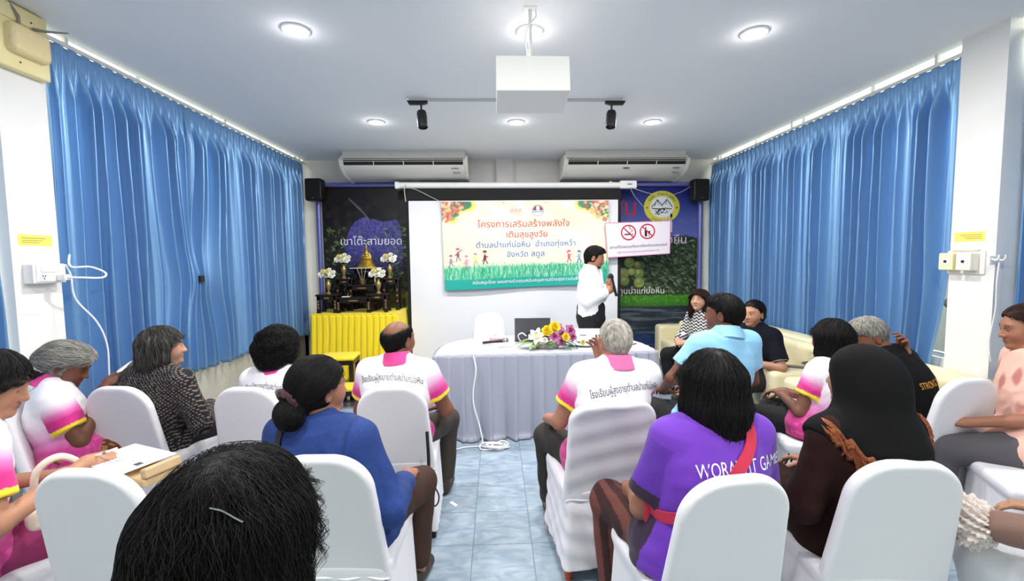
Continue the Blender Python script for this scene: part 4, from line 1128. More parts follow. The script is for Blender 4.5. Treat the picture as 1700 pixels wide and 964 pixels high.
MB().box(-.575, .575, -.34, .34, .885, .902).build('cloth_top', yc, al, bevel=.006)
for sx in (-1, 1):
    for sy in (-1, 1): MB().box(sx*.5-.02, sx*.5+.02, sy*.26-.02, sy*.26+.02, 0, .885).build('leg', mat('dark table wood', '#3a2a20', .5), al)
lac = mat('black gilt lacquer', '#1b1210', .3); gold = mat('polished gold', '#d9b64e', .28, metal=.85); gold2 = mat('dull gilt inlay', '#9a7440', .45, metal=.5)
def shrine_stand(x, y, z, w, d, h, label, paper=False):
    r = thing('altar_stand', label, 'altar stand', (x, y, z), 0, 'black lacquer altar stands')
    MB().box(-w/2-.015, w/2+.015, -d/2-.012, d/2+.012, h-.022, h).build('top', lac, r, bevel=.004)
    f = MB().box(-w/2+.01, w/2-.01, -d/2, d/2-.02, h-.075, h-.02).build('apron', lac, r, bevel=.003)
    MB().ball((0, -d/2-.001, h-.048), (w*.16, .004, .010), 10, 6).build('inlay', gold2, f)
    for sx in (-1, 1):
        for sy in (-1, 1):
            g = MB(); k = [(0, .0), (.006, .25), (-.004, .55), (.0, .8)]
            px, py = sx*(w/2-.02), sy*(d/2-.02)
            g.prism([(-.022, h-.02), (.022, h-.02), (.018, h*.6), (.020, h*.3), (.026, .0), (-.026, .0), (-.020, h*.3), (-.018, h*.6)], -.02, .02, 'y', Matrix.Translation((px, py, 0)))
            l = g.build('leg', lac, r, bevel=.003)
            if sy < 0:
                q = MB()
                for t in (.28, .45, .62): q.ball((px, py-.021, h*t), (.011, .003, .018), 8, 6)
                q.build('inlay', gold2, l)
    return r
Z0 = .904
shrine_stand(-2.27, 6.17, Z0, .26, .22, .25, 'low black lacquer stand under one front vase, curtain side')
shrine_stand(-1.915, 6.15, Z0, .44, .20, .21, 'wide low black lacquer stand at the front centre of the shrine')
shrine_stand(-1.60, 6.17, Z0, .26, .22, .25, 'low black lacquer stand under the front vase on the screen side')
shrine_stand(-2.12, 6.42, Z0, .22, .2, .45, 'tall black lacquer stand under the rear vase on the curtain side')
shrine_stand(-1.88, 6.42, Z0, .42, .2, .36, 'middle black lacquer stand holding the incense bowl')
shrine_stand(-1.48, 6.42, Z0, .22, .2, .45, 'tall black lacquer stand under the rear vase on the screen side')
shrine_stand(-1.86, 6.58, Z0, .36, .12, .585, 'tallest black lacquer stand, under the golden statue')
r = thing('altar_cloth', 'small white cloth under the golden seated statue', 'cloth', (-1.85, 6.53, 1.4905))
MB().box(-.22, .22, -.11, .09, 0, .006).build('cloth', mat('white cloth', '#eeeeee', .8), r)
# golden seated statue: tiered base, crossed legs, torso, head with pointed crown
st_ = thing('golden_statue', 'small golden seated statue with pointed crown on a tiered base', 'statue', (-1.85, 6.52, 1.4975))
MB().lathe([(0, 0), (.115, 0), (.118, .018), (.10, .025), (.105, .05), (.088, .056), (.092, .082), (.075, .088), (.08, .11), (.066, .118), (0, .12)], 32, M=Matrix.Diagonal((1.1, .8, 1, 1)), caps=False).build('tiered_base', gold, st_)
q = Sdf(); q.ell((0, -.005, .138), (.072, .045, .022), k=.01); q.cone((0, .005, .14), (0, .005, .20), .034, .040, k=.02); q.cone((0, .005, .20), (0, .005, .222), .024, .014, k=.012)
for s in (-1, 1):
    q.cone((s*.036, .004, .20), (s*.056, -.004, .165), .014, .012, k=.01); q.cone((s*.056, -.004, .165), (s*.02, -.035, .152), .012, .010, k=.01)
    q.cone((s*.06, -.01, .138), (-s*.02, -.04, .136), .018, .014, k=.01)
q.ell((0, .0, .245), (.022, .024, .028), k=.008)
V, F = q.mesh(.0035); link('figure', np_mesh('figure', V, F, True, None, [gold]), st_)
MB().lathe([(.024, .250), (.026, .262), (.018, .270), (.019, .280), (.011, .288), (.011, .300), (.005, .31), (.001, .345)], 14, caps=False).build('crown', gold, st_, smooth=True)
def shrine_vase(x, y, z, label):
    r = thing('flower_vase', label, 'vase', (x, y, z), 0, 'brass vases of white and yellow flowers')
    MB().lathe([(0, 0), (.034, 0), (.034, .012), (.014, .03), (.018, .06), (.036, .11), (.036, .14), (.018, .17), (.016, .185), (.028, .20), (.022, .20), (.012, .18)], 20, caps=False).build('vase', mat('aged brass', '#a8925a', .35, metal=.7), r, smooth=True)
    rs = np.random.RandomState(int(abs(x*1000)))
    for i, (dx, dz, s, m) in enumerate(((-.07, .26, .052, whi), (.055, .255, .054, whi), (0, .30, .04, MATS['pale yellow bud']), (.03, .325, .03, whi), (-.05, .31, .03, MATS['pale yellow bud']), (.085, .295, .028, whi), (-.01, .245, .035, whi))):
        c = (dx, -.03+rs.uniform(-.02, .02), dz); ax = (dx*4, -1, .5)
        st2 = MB().tube([(0, 0, .19), (dx*.5, -.005, (.19+dz)/2), (dx, c[1]+.01, dz)], .003, 5).build('stem', leaf_m, r)
        rose(c, ax, s, m, st2, 'blossom')
    mb = MB()
    for i in range(12):
        a = rs.uniform(0, 6.28); L = rs.uniform(.06, .12); petal(mb, (0, 0, .2), (0, 0, 1), a, L, .018, .1, rs.uniform(.6, 1.2))
    mb.build('foliage', leaf_m, r, smooth='all')
shrine_vase(-2.27, 6.15, Z0+.25, 'brass vase of white flowers, lowest beside the blue curtain')
shrine_vase(-1.60, 6.15, Z0+.25, 'brass vase of white flowers, lower one on the screen side')
shrine_vase(-2.14, 6.40, Z0+.45, 'brass vase of white flowers, raised at the rear on the curtain side')
shrine_vase(-1.50, 6.40, Z0+.45, 'brass vase of white flowers, raised at the rear on the screen side')
r = thing('incense_bowl', 'small brass bowl with three incense sticks below the statue', 'incense bowl', (-1.885, 6.40, Z0+.36))
MB().lathe([(0, 0), (.03, 0), (.045, .03), (.048, .06), (.055, .068), (.045, .068), (.04, .055), (0, .05)], 20, caps=False).build('bowl', MATS['aged brass'], r, smooth=True)
for dx in (-.03, 0, .03): MB().tube([(dx*.4, 0, .05), (dx*2.2-.01, .0, .24)], .0025, 5).build('incense_stick', mat('incense stick', '#cfc3b0', .8), r)
for x in (-2.06, -1.70):
    r = thing('candlestick', 'small pale candlestick %s the incense bowl' % ('on the curtain side of' if x < -1.9 else 'on the screen side of'), 'candlestick', (x, 6.36, Z0+.36), 0, 'shrine candlesticks')
    MB().lathe([(0, 0), (.018, 0), (.018, .006), (.006, .014), (.006, .03), (.012, .036), (0, .036)], 12, caps=False).build('holder', MATS['aged brass'], r, smooth=True)
    MB().lathe([(0, .035), (.008, .035), (.007, .10), (0, .102)], 10, caps=False).build('candle', mat('wax', '#e2dccb', .6), r, smooth=True)
r = thing('folded_paper', 'small white folded paper on the low front altar stand', 'paper', (-2.03, 6.12, Z0+.211), 5)
MB().box(-.05, .05, -.03, .03, 0, .006).build('sheet', MATS['paper white'], r)
def stool(x, y, h, w, label, rz):
    r = thing('padded_stool', label, 'stool', (x, y, 0), rz, 'dark stools with yellow tops')
    MB().box(-w/2, w/2, -w/2+.03, w/2-.03, h-.035, h).build('yellow_top', yc, r, bevel=.012, seg=3, smooth=True)
    MB().box(-w/2+.01, w/2-.01, -w/2+.04, w/2-.04, h-.09, h-.034).build('apron', lac, r, bevel=.004)
    for sx in (-1, 1):
        for sy in (-1, 1): MB().box(sx*(w/2-.035)-.025, sx*(w/2-.035)+.025, sy*(w/2-.065)-.025, sy*(w/2-.065)+.025, 0, h-.06).build('leg', lac, r, bevel=.006)
    MB().box(-w/2+.03, w/2-.03, -w/2+.055, -w/2+.075, h*.28, h*.36).build('stretcher', lac, r)
stool(-1.86, 5.28, .50, .42, 'dark wooden stool with yellow padded top before the yellow cloth', 4)
stool(-1.60, 4.98, .22, .34, 'lower dark stool with yellow top beside the taller one', 4)

# ================================================================== SOFAS
lea = mat('cream leather', '#e6dcb6', .38, bump=.05, bscale=90)
def sofa(name, label, x0, x1, y0, y1, nseat, pillow=False):
    """open side faces -x; back along x1"""
    r = thing(name, label, 'sofa', ((x0+x1)/2, (y0+y1)/2, 0)); hx, hy = (x1-x0)/2, (y1-y0)/2; g = []
    MB().box(-hx+.03, hx, -hy+.02, hy-.02, .10, .27).build('base', lea, r, bevel=.02, seg=3, smooth=True)
    MB().box(hx-.24, hx, -hy+.02, hy-.02, .10, .80).build('backrest', lea, r, bevel=.07, seg=5, smooth=True)
    for s in (-1, 1):
        MB().box(-hx, hx-.04, s*(hy-.11)-.11, s*(hy-.11)+.11, .10, .61).build('armrest', lea, r, bevel=.05, seg=5, smooth=True)
    L = (2*hy-.44)/nseat
    for i in range(nseat):
        y = -hy+.22+L*i
        MB().box(-hx+.01, hx-.2, y+.006, y+L-.006, .26, .43).build('seat_cushion', lea, r, bevel=.05, seg=5, smooth=True)
        MB().box(hx-.36, hx-.20, y+.01, y+L-.01, .42, .78).build('back_cushion', lea, r, bevel=.06, seg=5, smooth=True)
    for sx in (-1, 1):
        for sy in (-1, 1): MB().lathe([(.0, 0), (.02, 0), (.026, .10), (0, .10)], 12, c=(sx*(hx-.07), sy*(hy-.08), 0), caps=False).build('foot', mat('brushed foot', '#a9a6a0', .3, metal=.7), r, smooth=True)
    return r
sofa('leather_sofa', 'long cream leather sofa along the curtain under the lake mural end', 2.36, 3.22, 3.70, 6.62, 3)
sofa('leather_armchair', 'cream leather armchair in front of the long sofa, partly behind the audience', 2.36, 3.22, 2.66, 3.60, 1)
r = thing('throw_pillow', 'cream square pillow leaning in the sofa corner by the mural', 'pillow', (2.52, 5.95, .435), 8)
MB().box(-.05, .05, -.17, .17, 0, .30, Matrix.Rotation(rad(16), 4, 'Y')).build('cushion', lea, r, bevel=.045, seg=5, smooth=True)
r = thing('mobile_phone', 'dark mobile phone lying on the sofa armrest', 'phone', (2.66, 3.86, .612), 55)
MB().box(-.038, .038, -.08, .08, 0, .009).build('body', mat('phone body', '#3c2f2a', .3), r, bevel=.004)
MB().box(-.034, .034, -.074, .074, .0088, .0096).build('screen', mat('phone glass', '#171312', .1), r)
r = thing('snack_tray', 'small tray with green snack packs on the sofa armrest', 'tray', (2.86, 3.87, .612), 20)
MB().lathe([(0, 0), (.09, 0), (.12, .018), (.115, .020), (.088, .005), (0, .005)], 24, caps=False).build('dish', mat('dark dish rim', '#4a3a30', .4), r, smooth=True)
rs = np.random.RandomState(3)
for i in range(5): 
    M = Matrix.Translation((rs.uniform(-.05, .05), rs.uniform(-.05, .05), .025)) @ Matrix.Rotation(rs.uniform(0, 3), 4, 'Z') @ Matrix.Rotation(rs.uniform(-.4, .4), 4, 'X')
    MB().box(-.04, .04, -.02, .02, -.01, .012, M).build('snack_pack', mat(['green wrapper', 'pale green wrapper'][i % 2], ['#8fb35a', '#c9d79a'][i % 2], .35, bump=.3, bscale=60), r, bevel=.008, seg=2)
r = thing('crumpled_tissue', 'white crumpled tissue standing up beside the snack tray', 'tissue', (2.96, 4.0, .612), 0)
mb = MB()
for i in range(5): petal(mb, (0, 0, .0), (0, 0, 1), i*1.3, .12, .05, .4, 1.2)
mb.build('tissue', MATS['paper white'], r, smooth='all')

# ================================================================== THINGS ON THE PILLARS
cr = mat('aged cream plastic', '#efe0a6', .4, bump=.04, bscale=30)
r = thing('emergency_light', 'aged cream plastic wall unit with a rounded textured cover under the ceiling', 'wall unit', (-2.74, 2.76, 2.70))
MB().box(0, .05, -.13, .16, .0, .37).build('base_plate', cr, r, bevel=.012, seg=3, smooth=True)
q = Sdf(); q.box((.055, .02, .17), (.045, .115, .085), .035, k=.01)
V, F = q.mesh(.008); link('textured_cover', np_mesh('textured_cover', V, F, True, None, [mat('hammered cream cover', '#eed9a4', .22, bump=.5, bscale=55)]), r)
MB().box(.0, .06, -.12, .10, .27, .36).build('upper_panel', cr, r, bevel=.01)
MB().tube([(.06, .06, .27), (.10, .10, .275), (.16, .17, .30)], [.010, .008, .004], 8).build('lever', mat('grey lever', '#8a837c', .5), r)
MB().tube([(.06, -.02, .25), (.07, -.03, .30), (.05, -.06, .36)], .008, 8).build('cable', mat('grey lever'), r)
for y, z in ((-.02, .05), (.05, .30)): MB().ball((.051 if z < .2 else .061, y, z), .005, 8, 6).build('screw', mat('dark screw'), r)
r = thing('wall_socket_box', 'white surface socket box with a plugged-in charger on the near curtain pillar', 'socket', (-2.74, 2.80, 1.545))
MB().box(0, .06, -.10, .10, -.055, .06).build('case', white_pl, r, bevel=.006)
f = MB().box(.06, .066, -.085, .085, -.045, .05).build('faceplate', mat('faceplate white', '#f4f3f0', .35), r, bevel=.002)
MB().box(.066, .070, -.06, .06, .012, .042).build('switch_rocker', mat('rocker', '#e4e2dd', .3), f)
MB().box(.066, .068, -.07, -.02, -.04, .0).build('outlet', mat('pale socket'), f)
for a, b in ((-.052, -.012), (-.038, -.012), (-.045, -.027)): MB().box(.0675, .0688, a-.0025, a+.0025, b-.005, b+.005).build('socket_hole', dark, f)
r = thing('phone_charger', 'white charger plug with its looping cable on the socket box', 'charger', (-2.672, 2.845, 1.522))
MB().box(-.0, .05, -.018, .018, -.018, .018).build('plug', white_pl, r, bevel=.005)
MB().tube(catmull([(.05, 0, 0), (.09, .05, -.005), (.11, .17, -.01), (.09, .22, .02), (.05, .16, .06), (.0, .08, .065), (-.02, .10, .14)], 8), .006, 8).build('cable', white_pl, r, smooth=True)
cord('wall_cable', 'white cable running down the curtain edge below the socket box', [(-2.69, 2.91, 1.60), (-2.685, 2.935, 1.53), (-2.68, 2.95, 1.38), (-2.62, 3.02, 1.22), (-2.60, 3.06, 1.05), (-2.60, 3.06, .80), (-2.58, 3.10, .70), (-2.57, 3.11, .50), (-2.6, 3.1, .02)], .005, mat('white cord'), 'cable')
ys = mat('yellow sticker', '#f1e36a', .6)
def sticker(x, y, z, s, label):
    r = thing('notice_sticker', label, 'sticker', (x, y, z), 0)
    MB().box(0, s*.0015, -.10, .10, -.032, .032).build('paper', ys, r)
    for i, (w, zz) in enumerate(((.14, .012), (.12, -.002), (.10, -.014))):
        MB().box(s*.0014, s*.002, -.08, -.08+w, zz-.0025, zz+.0025).build('print_line', mat('faded print', '#b7a052', .7), r)
sticker(-2.74, 2.79, 1.745, 1, 'yellow printed sticker above the white socket box')
sticker(3.25, 2.99, 1.72, -1, 'yellow printed sticker above the two room thermostats')
r = thing('thermostat_panel', 'white wall plate carrying two box controllers on the pillar', 'controller', (3.25, 2.99, 1.55))
MB().box(-.012, 0, -.115, .13, -.085, .075).build('back_plate', white_pl, r, bevel=.004)
MB().box(-.02, 0, -.08, .10, .072, .082).build('ledge', mat('dusty ledge', '#cfc6b4', .7), r)
for y, c in ((-.035, 'pale cream'), (.085, 'cream yellow')):
    b = MB().box(-.075, -.012, y-.05, y+.05, -.06, .06).build('controller_box', mat(c+' plastic', '#efeade' if c == 'pale cream' else '#efe6bd', .4), r, bevel=.008)
    MB().box(-.078, -.074, y-.03, y+.018, -.022, .025).build('dial_plate', white_pl, b)
    MB().box(-.084, -.077, y-.012, y+.004, -.006, .010).build('knob', blackp, b)
r = thing('wall_hook', 'double white hook on the side of the switch pillar', 'hook', (3.22, 2.80, 1.56))
MB().box(-.03, .03, 0, .012, -.03, .03).build('plate', white_pl, r, bevel=.003)
for s in (-1, 1): MB().tube(catmull([(s*.018, 0, .01), (s*.02, -.03, .0), (s*.022, -.045, .015), (s*.022, -.045, .035)], 6), .005, 8).build('prong', white_pl, r, smooth=True)
cord('wall_cable', 'thin white cable looping down from the double wall hook', [(3.22, 2.77, 1.55), (3.2, 2.76, 1.42), (3.215, 2.77, 1.25), (3.2, 2.78, 1.05), (3.23, 2.79, .9)], .004, mat('white cord'), 'cable')

# ================================================================== PARKED SCOOTER OUTSIDE THE WINDOW
r = thing('motor_scooter', 'dark parked motor scooter outside the window by the switch pillar', 'scooter', (4.05, 3.1, -.12))
dk = mat('dark scooter plastic', '#23262b', .35)
for y in (-.62, .62):
    w = MB(); n = 24
    w.tube([(0, y+.22*math.cos(2*math.pi*i/n), .27+.22*math.sin(2*math.pi*i/n)) for i in range(n+1)], .05, 10, caps=False)
    o = w.build('wheel', rubber, r, smooth=True); MB().tube([(-.05, y, .27), (.05, y, .27)], .07, 12).build('hub', steel, o)
q = Sdf(); q.cone((0, -.55, .62), (0, -.1, .52), .11, .13, k=.1); q.cone((0, -.1, .45), (0, .35, .35), .12, .10, k=.1); q.cone((0, .38, .35), (0, .48, .95), .10, .11, k=.08); q.cone((0, -.6, .45), (0, -.75, .6), .10, .07, k=.08)
V, F = q.mesh(.02); link('bodywork', np_mesh('bodywork', V, F, True, None, [dk]), r)
MB().box(-.12, .12, -.65, .02, .70, .79).build('seat', rubber, r, bevel=.035, seg=3, smooth=True)
MB().tube(catmull([(-.36, .36, 1.10), (-.2, .44, 1.12), (0, .47, 1.08), (.2, .44, 1.12), (.36, .36, 1.10)], 6), .016, 8).build('handlebar', steel, r, smooth=True)
for s_ in (-1, 1):
    m_ = MB().tube([(s_*.25, .43, 1.12), (s_*.30, .46, 1.28)], .007, 6).build('mirror_stem', steel, r); MB().ball((s_*.31, .46, 1.32), (.06, .014, .045), 14, 8).build('mirror', dk, m_, smooth='all')
MB().ball((0, .52, 1.02), (.11, .08, .09), 16, 10).build('headlight', mat('headlight glass', '#8d949a', .15), r, smooth='all')
# ================================================================== PEOPLE
skin_m = mat('skin', rough=.5, attr=True, bump=.04, bscale=120, spec=.4)
hair_m = mat('hair', rough=.55, attr=True, spec=.25)
shirt_m = mat('shirt knit', rough=.8, attr=True, bump=.10, bscale=420, sheen=.15)
denim_m = mat('denim', rough=.85, attr=True, bump=.25, bscale=520, var=.12, vscale=90)
trou_m = mat('trouser cloth', rough=.85, attr=True, bump=.08, bscale=300)
shoe_m = mat('shoe', '#3b3128', .6)
eye_m = mat('eye', rough=.15, attr=True)

def hand_sdf(q, w, d, n, side, s=1.0, curl=.5, thumb=.4, spread=.12, k=.008):
    """wrist w, finger direction d, back-of-hand normal n; side=+1 right hand, -1 left (thumb on the inner side)"""
    d = nrm(d); n = np.asarray(n, float); n = nrm(n-d*(n@d)); x = np.cross(d, n)*side*-1      # x: towards the thumb
    M = np.stack([x, d, n], 1); T = lambda p: np.asarray(w)+M@(np.asarray(p, float)*s)
    q.box(T((0, .048, 0)), np.array((.040, .046, .0135))*s, .012*s, M, k=.012)
    q.cone(w, T((0, .03, 0)), .026*s, .026*s, k=.02)
    curls = curl if isinstance(curl, (list, tuple)) else [curl]*4
    for i, (fx, L, r) in enumerate(((.031, .070, .0088), (.0105, .078, .0092), (-.0105, .073, .0088), (-.031, .057, .0078))):
        p = np.array((fx, .088-abs(fx-.01)*.18, 0.)); a = 0; sp = spread*(fx/.03); seg = (.45, .32, .23); c = curls[i]
        for j in range(3):
            a += c*(.75, 1.0, .65)[j]
            dr = np.array((math.sin(sp)*math.cos(a), math.cos(a)*math.cos(sp), -math.sin(a))); e = p+dr*L*seg[j]*1.08
            q.cone(T(p), T(e), r*s*(1-.08*j), r*s*(1-.08*(j+1)), k=.004); p = e
    p = np.array((.030, .022, -.004)); t = thumb
    for j, (L, r) in enumerate(((.040, .0125), (.032, .0105), (.026, .0095))):
        a = .95-.42*j*t; dr = nrm((math.sin(a), math.cos(a), -.25-.55*t)); e = p+dr*L
        q.cone(T(p), T(e), r*s, r*s*.9, k=.008); p = e

def head_sdf(q, hc, R, s=1.0, fem=False, full=1.0):
    T = lambda p: np.asarray(hc)+R@(np.asarray(p, float)*s)
    E = lambda c, r, k=.02, mode='u', RR=None: q.ell(T(c), np.array(r)*s, R if RR is None else R@RR, k*s, mode)
    C = lambda a, b, ra, rb, k=.015, mode='u': q.cone(T(a), T(b), ra*s, rb*s, k*s, mode)
    E((0, -.012, .025), (.076, .095, .088), .01)
    E((0, .03, -.02), (.064*full, .060, .085), .04)
    C((0, .038, -.055), (0, .060, -.082), .046*full, .026, .03)                # jaw to chin
    E((-.038, .050, -.026), (.026*full, .028, .028), .03); E((.038, .050, -.026), (.026*full, .028, .028), .03)   # cheeks
    C((-.034, .076, .022), (.034, .076, .022), .012, .012, .02)                # brow
    for sx in (-1, 1):
        E((sx*.031, .093, .003), (.017, .012, .011), .012, 's')
        E((sx*.031, .076, .003), (.0135, .0135, .012), .004)
        ER = rot(yaw=-sx*22, roll=0)
        E((sx*.078, -.012, -.008), (.010, .020, .033), .008, 'u', ER); E((sx*.088, -.008, -.006), (.006, .011, .020), .006, 's', ER)
    C((0, .086, .012), (0, .106, -.028), .0075, .0115, .010)                   # nose
    for sx in (-1, 1): E((sx*.012, .096, -.030), (.009, .010, .008), .008)
    E((0, .088, -.0535), (.024, .011, .0065), .007); E((0, .087, -.0655), (.021, .011, .0075), .006)   # lips
    E((0, .101, -.0592), (.023, .006, .0018), .004, 's')
    E((0, .079, -.090), (.018, .014, .013), .018)                              # chin
    return T

def skin_colours(V, N, T, R, hc, s, base, lip='#8c4a44', brow='#1c1512', browa=1):
    q = ((V-hc)@R)/s; c = np.tile(lin(base), (len(V), 1))
    mott = 1+.07*wob(V, 45, 3)[:, None]; c = c*mott
    warm = np.exp(-(((np.abs(q[:, 0])-.042)/.02)**2+((q[:, 2]+.028)/.022)**2))*(q[:, 1] > .04)*.28
    c = c*(1-warm[:, None])+warm[:, None]*lin('#b5645a')
    lipm = (np.exp(-((q[:, 0]/.022)**4+((q[:, 2]+.0595)/.0115)**4))*(q[:, 1] > .082)).clip(0, 1)[:, None]
    c = c*(1-lipm*.8)+lipm*.8*lin(lip)
    bz = .027+.008*np.cos((np.abs(q[:, 0])-.03)/.02)-.006
    bm = (np.exp(-(((np.abs(q[:, 0])-.033)/.019)**4+((q[:, 2]-bz)/.0055)**2))*(q[:, 1] > .06)*browa).clip(0, 1)[:, None]
    c = c*(1-bm*.85)+bm*.85*lin(brow)
    return c.astype(np.float32)

# ------------------------------------------------------------------ hair
def strands(q, V, N, n, L, flow, r, cols, seed, lift=.002, steps=9, jit=.25, keep=None, taper=.3, gravity=0.0):
    """tapered locks that follow the hair volume; returns verts, quads, colours"""
    rs = np.random.RandomState(seed); n = int(n/max(1, Q))
    idx = np.arange(len(V)) if keep is None else np.where(keep(V, N))[0]
    if len(idx) == 0: return np.zeros((0, 3)), np.zeros((0, 4), int), np.zeros((0, 3))
    idx = rs.choice(idx, n); p = V[idx].astype(float); pts = [p]
    Ls = L*(.6+.8*rs.rand(n)); jitv = rs.normal(size=(n, 3))*jit; ph = rs.rand(n, 1)*6.28; lf = lift*(.3+1.4*rs.rand(n))
    for k in range(steps):
        g = q.grad(p); d = flow(p, g, k/steps, ph)+jitv
        d = d-g*(d*g).sum(1, keepdims=True)*(1-gravity*k/steps); d /= np.maximum(np.linalg.norm(d, axis=1, keepdims=True), 1e-6)
        p = p+d*(Ls/steps)[:, None]
        if gravity == 0 or k < steps*.6:
            g2 = q.grad(p); p = p-g2*(q.ev(p)-lf)[:, None]
        pts.append(p)
    P = np.stack(pts, 1); T = np.gradient(P, axis=1); T /= np.maximum(np.linalg.norm(T, axis=2, keepdims=True), 1e-9)
    ref = rs.normal(size=(n, 1, 3)); U = np.cross(T, ref); U /= np.maximum(np.linalg.norm(U, axis=2, keepdims=True), 1e-9); W = np.cross(T, U)
    rad_ = r*(.6+.8*rs.rand(n))[:, None, None]*np.interp(np.linspace(0, 1, steps+1), [0, .25, .7, 1], [.5, 1, .8, taper*.3])[None, :, None]
    ring = [P+rad_*(U*math.cos(a)+W*math.sin(a)) for a in (0, 2.094, 4.189)]
    VV = np.stack(ring, 2).reshape(-1, 3); m = steps+1
    b = (np.arange(n)*m*3)[:, None, None]; i = np.arange(m-1)[None, :, None]*3; j = np.arange(3)[None, None, :]; j2 = (j+1) % 3
    F = np.stack([b+i+j, b+i+j2, b+i+3+j2, b+i+3+j], -1).reshape(-1, 4)
    pal = np.array([lin(c) for c in cols]); cc = pal[rs.randint(len(pal), size=n)]*(.75+.5*rs.rand(n, 1)); CC = np.repeat(cc, m*3, 0)
    return VV, F, CC

BLACK = ['#0d0b0b', '#151213', '#1b1718', '#090808']; GREY = ['#a5a29b', '#8b8880', '#bab7af', '#6c6962', '#cfccc4']; WHITE = ['#dcd6cc', '#cbc5ba', '#b8b1a6', '#e8e4dc', '#a0988c']
SALT = ['#2c2927', '#3b3835', '#55524e', '#1d1a19', '#6f6b66']; BROWN = ['#2a1a14', '#3a231a', '#1d120e', '#4a2e22']
def hair(style, hc, R, s, cols, seed, hl=1.0):
    """returns V, F, colours of a hair mesh in body space"""
    T = lambda p: np.asarray(hc)+R@(np.asarray(p, float)*s); D = lambda v: R@np.asarray(v, float)
    q = Sdf(); e = lambda c, r, k=.02, mode='u': q.ell(T(c), np.array(r)*s, R, k, mode)
    t = {'short': .010, 'balding': .007, 'crop': .004}.get(style, .016)
    e((0, -.014, .028), (.076+t, .095+t, .088+t))
    n = 1500; L = .07; r = .0011; lift = .002; jit = .25; gravity = 0
    down = D((0, 0, -1)); back = D((0, -1, 0))
    crown = T((0, -.05, .11))
    def flow(p, g, k, ph): return (p-crown)/np.maximum(np.linalg.norm(p-crown, axis=1, keepdims=True), 1e-6)*.6+down*.8
    def face(yl, zh, sl=.30, k=.006):                                          # the hair stops at a natural hairline
        def f(P):
            v = ((P-np.asarray(hc))@R)/s; x, y, z = v[..., 0], v[..., 1], v[..., 2]
            y0 = yl+sl*np.clip(z, -.02, .1)+.05*np.clip(-z-.04, 0, .1); zz = zh-5.5*x*x+.003*np.sin(x*260)
            return -np.maximum(y0-y+.002*np.sin(z*300), z-zz)*s
        q.fn(f, k=k)
    if style in ('short', 'crop', 'balding'):
        q.cone(T((0, -.068, .0)), T((0, -.055, -.065)), .048*s, .030*s, k=.03)
        face(.010, .078); q.cut(D((0, .25, -1)), T((0, -.02, -.072)))
        L = .035; r = .0009; n = 2600; jit = .35; lift = .003
        if style == 'short': e((0, .02, .075), (.070, .075, .045), .03)
        if style == 'balding': q.ell(T((0, -.035, .110)), np.array((.074, .105, .088))*s, R, .012, 's')
    elif style == 'quiff':                                                     # combed back man's hair with sideburns
        e((0, .03, .085), (.066, .070, .040), .03)
        q.cone(T((0, -.07, .0)), T((0, -.062, -.07)), .046*s, .034*s, k=.03)
        face(.026, .080, .2); L = .07; n = 2200
        flow = lambda p, g, k, ph: np.tile(back*.9+down*.45, (len(p), 1))
    elif style == 'swept':                                                     # wavy grey hair swept back, lifted off the nape
        e((0, -.045, .035), (.088, .100, .085), .03); e((0, .045, .075), (.066, .055, .046), .03); e((0, -.115, -.005), (.060, .045, .042), .03)
        face(.020, .072); q.cut(D((0, .15, -1)), T((0, -.03, -.045)))
        n = 4200; L = .11; r = .0009; lift = .006
        flow = lambda p, g, k, ph: back*1.0+down*.35+np.sin(ph+k*7)*.45*D((.2, 0, 1))
    elif style == 'bob':
        for a in np.linspace(-105, 105, 13):
            x, y = math.sin(rad(a)), -math.cos(rad(a)); zb = -.075*hl-.025*(abs(a) < 60)
            q.cone(T((x*.070, -.012+y*.075, .03)), T((x*.077, -.018+y*.082, zb)), .030*s, .027*s, k=.03)
        face(.026, .070, .3); n = 4500; L = .12; r = .0009; lift = .004
        flow = lambda p, g, k, ph: (p-crown)*3+down*.9+np.sin(ph+k*6)*.18*D((1, 0, 0))
    elif style == 'curly':
        rs = np.random.RandomState(seed); e((0, -.02, .02), (.104, .115, .110), .03); e((0, -.07, -.04), (.085, .06, .075), .03)
        for i in range(70):
            v = rs.normal(size=3); v /= np.linalg.norm(v)
            if v[1] > .55 and v[2] < .5: continue
            e(v*np.array((.100, .112, .105))+np.array((0, -.022, .012)), (.022, .022, .022), .012)
        face(.022, .070); q.cut(D((0, .1, -1)), T((0, 0, -.115))); n = 6000; L = .08; r = .0009; lift = .014; jit = 1.4
        flow = lambda p, g, k, ph: np.concatenate([np.sin(ph+k*9), np.cos(ph*1.7+k*8), np.sin(ph*2.3+k*10)], 1)
    elif style == 'bun':
        e((0, -.02, .035), (.091, .106, .096), .03); q.cone(T((0, -.085, -.02)), T((0, -.075, -.06)), .040*s, .03*s, k=.03)
        e((-.012, -.120, -.075), (.072, .052, .060), .018)
        face(.014, .080, .4); n = 5000; L = .13; r = .0008; lift = .002; jit = .12
        knot = T((-.012, -.115, -.05))
        flow = lambda p, g, k, ph: (knot-p)/np.maximum(np.linalg.norm(knot-p, axis=1, keepdims=True), 1e-6)
    elif style == 'tied':
        q.cone(T((0, -.085, .0)), T((0, -.115, -.02)), .035*s, .045*s, k=.02); q.cone(T((0, -.12, -.03)), T((0, -.115, -.15*hl)), .038*s, .02*s, k=.02)
        face(.012, .082, .45); n = 3600; L = .12; jit = .12; knot = T((0, -.12, -.02))
        flow = lambda p, g, k, ph: np.where((p@D((0, 1, 0)) < knot@D((0, 1, 0))+.01)[:, None], down, (knot-p)/np.maximum(np.linalg.norm(knot-p, axis=1, keepdims=True), 1e-6))
    elif style == 'long':
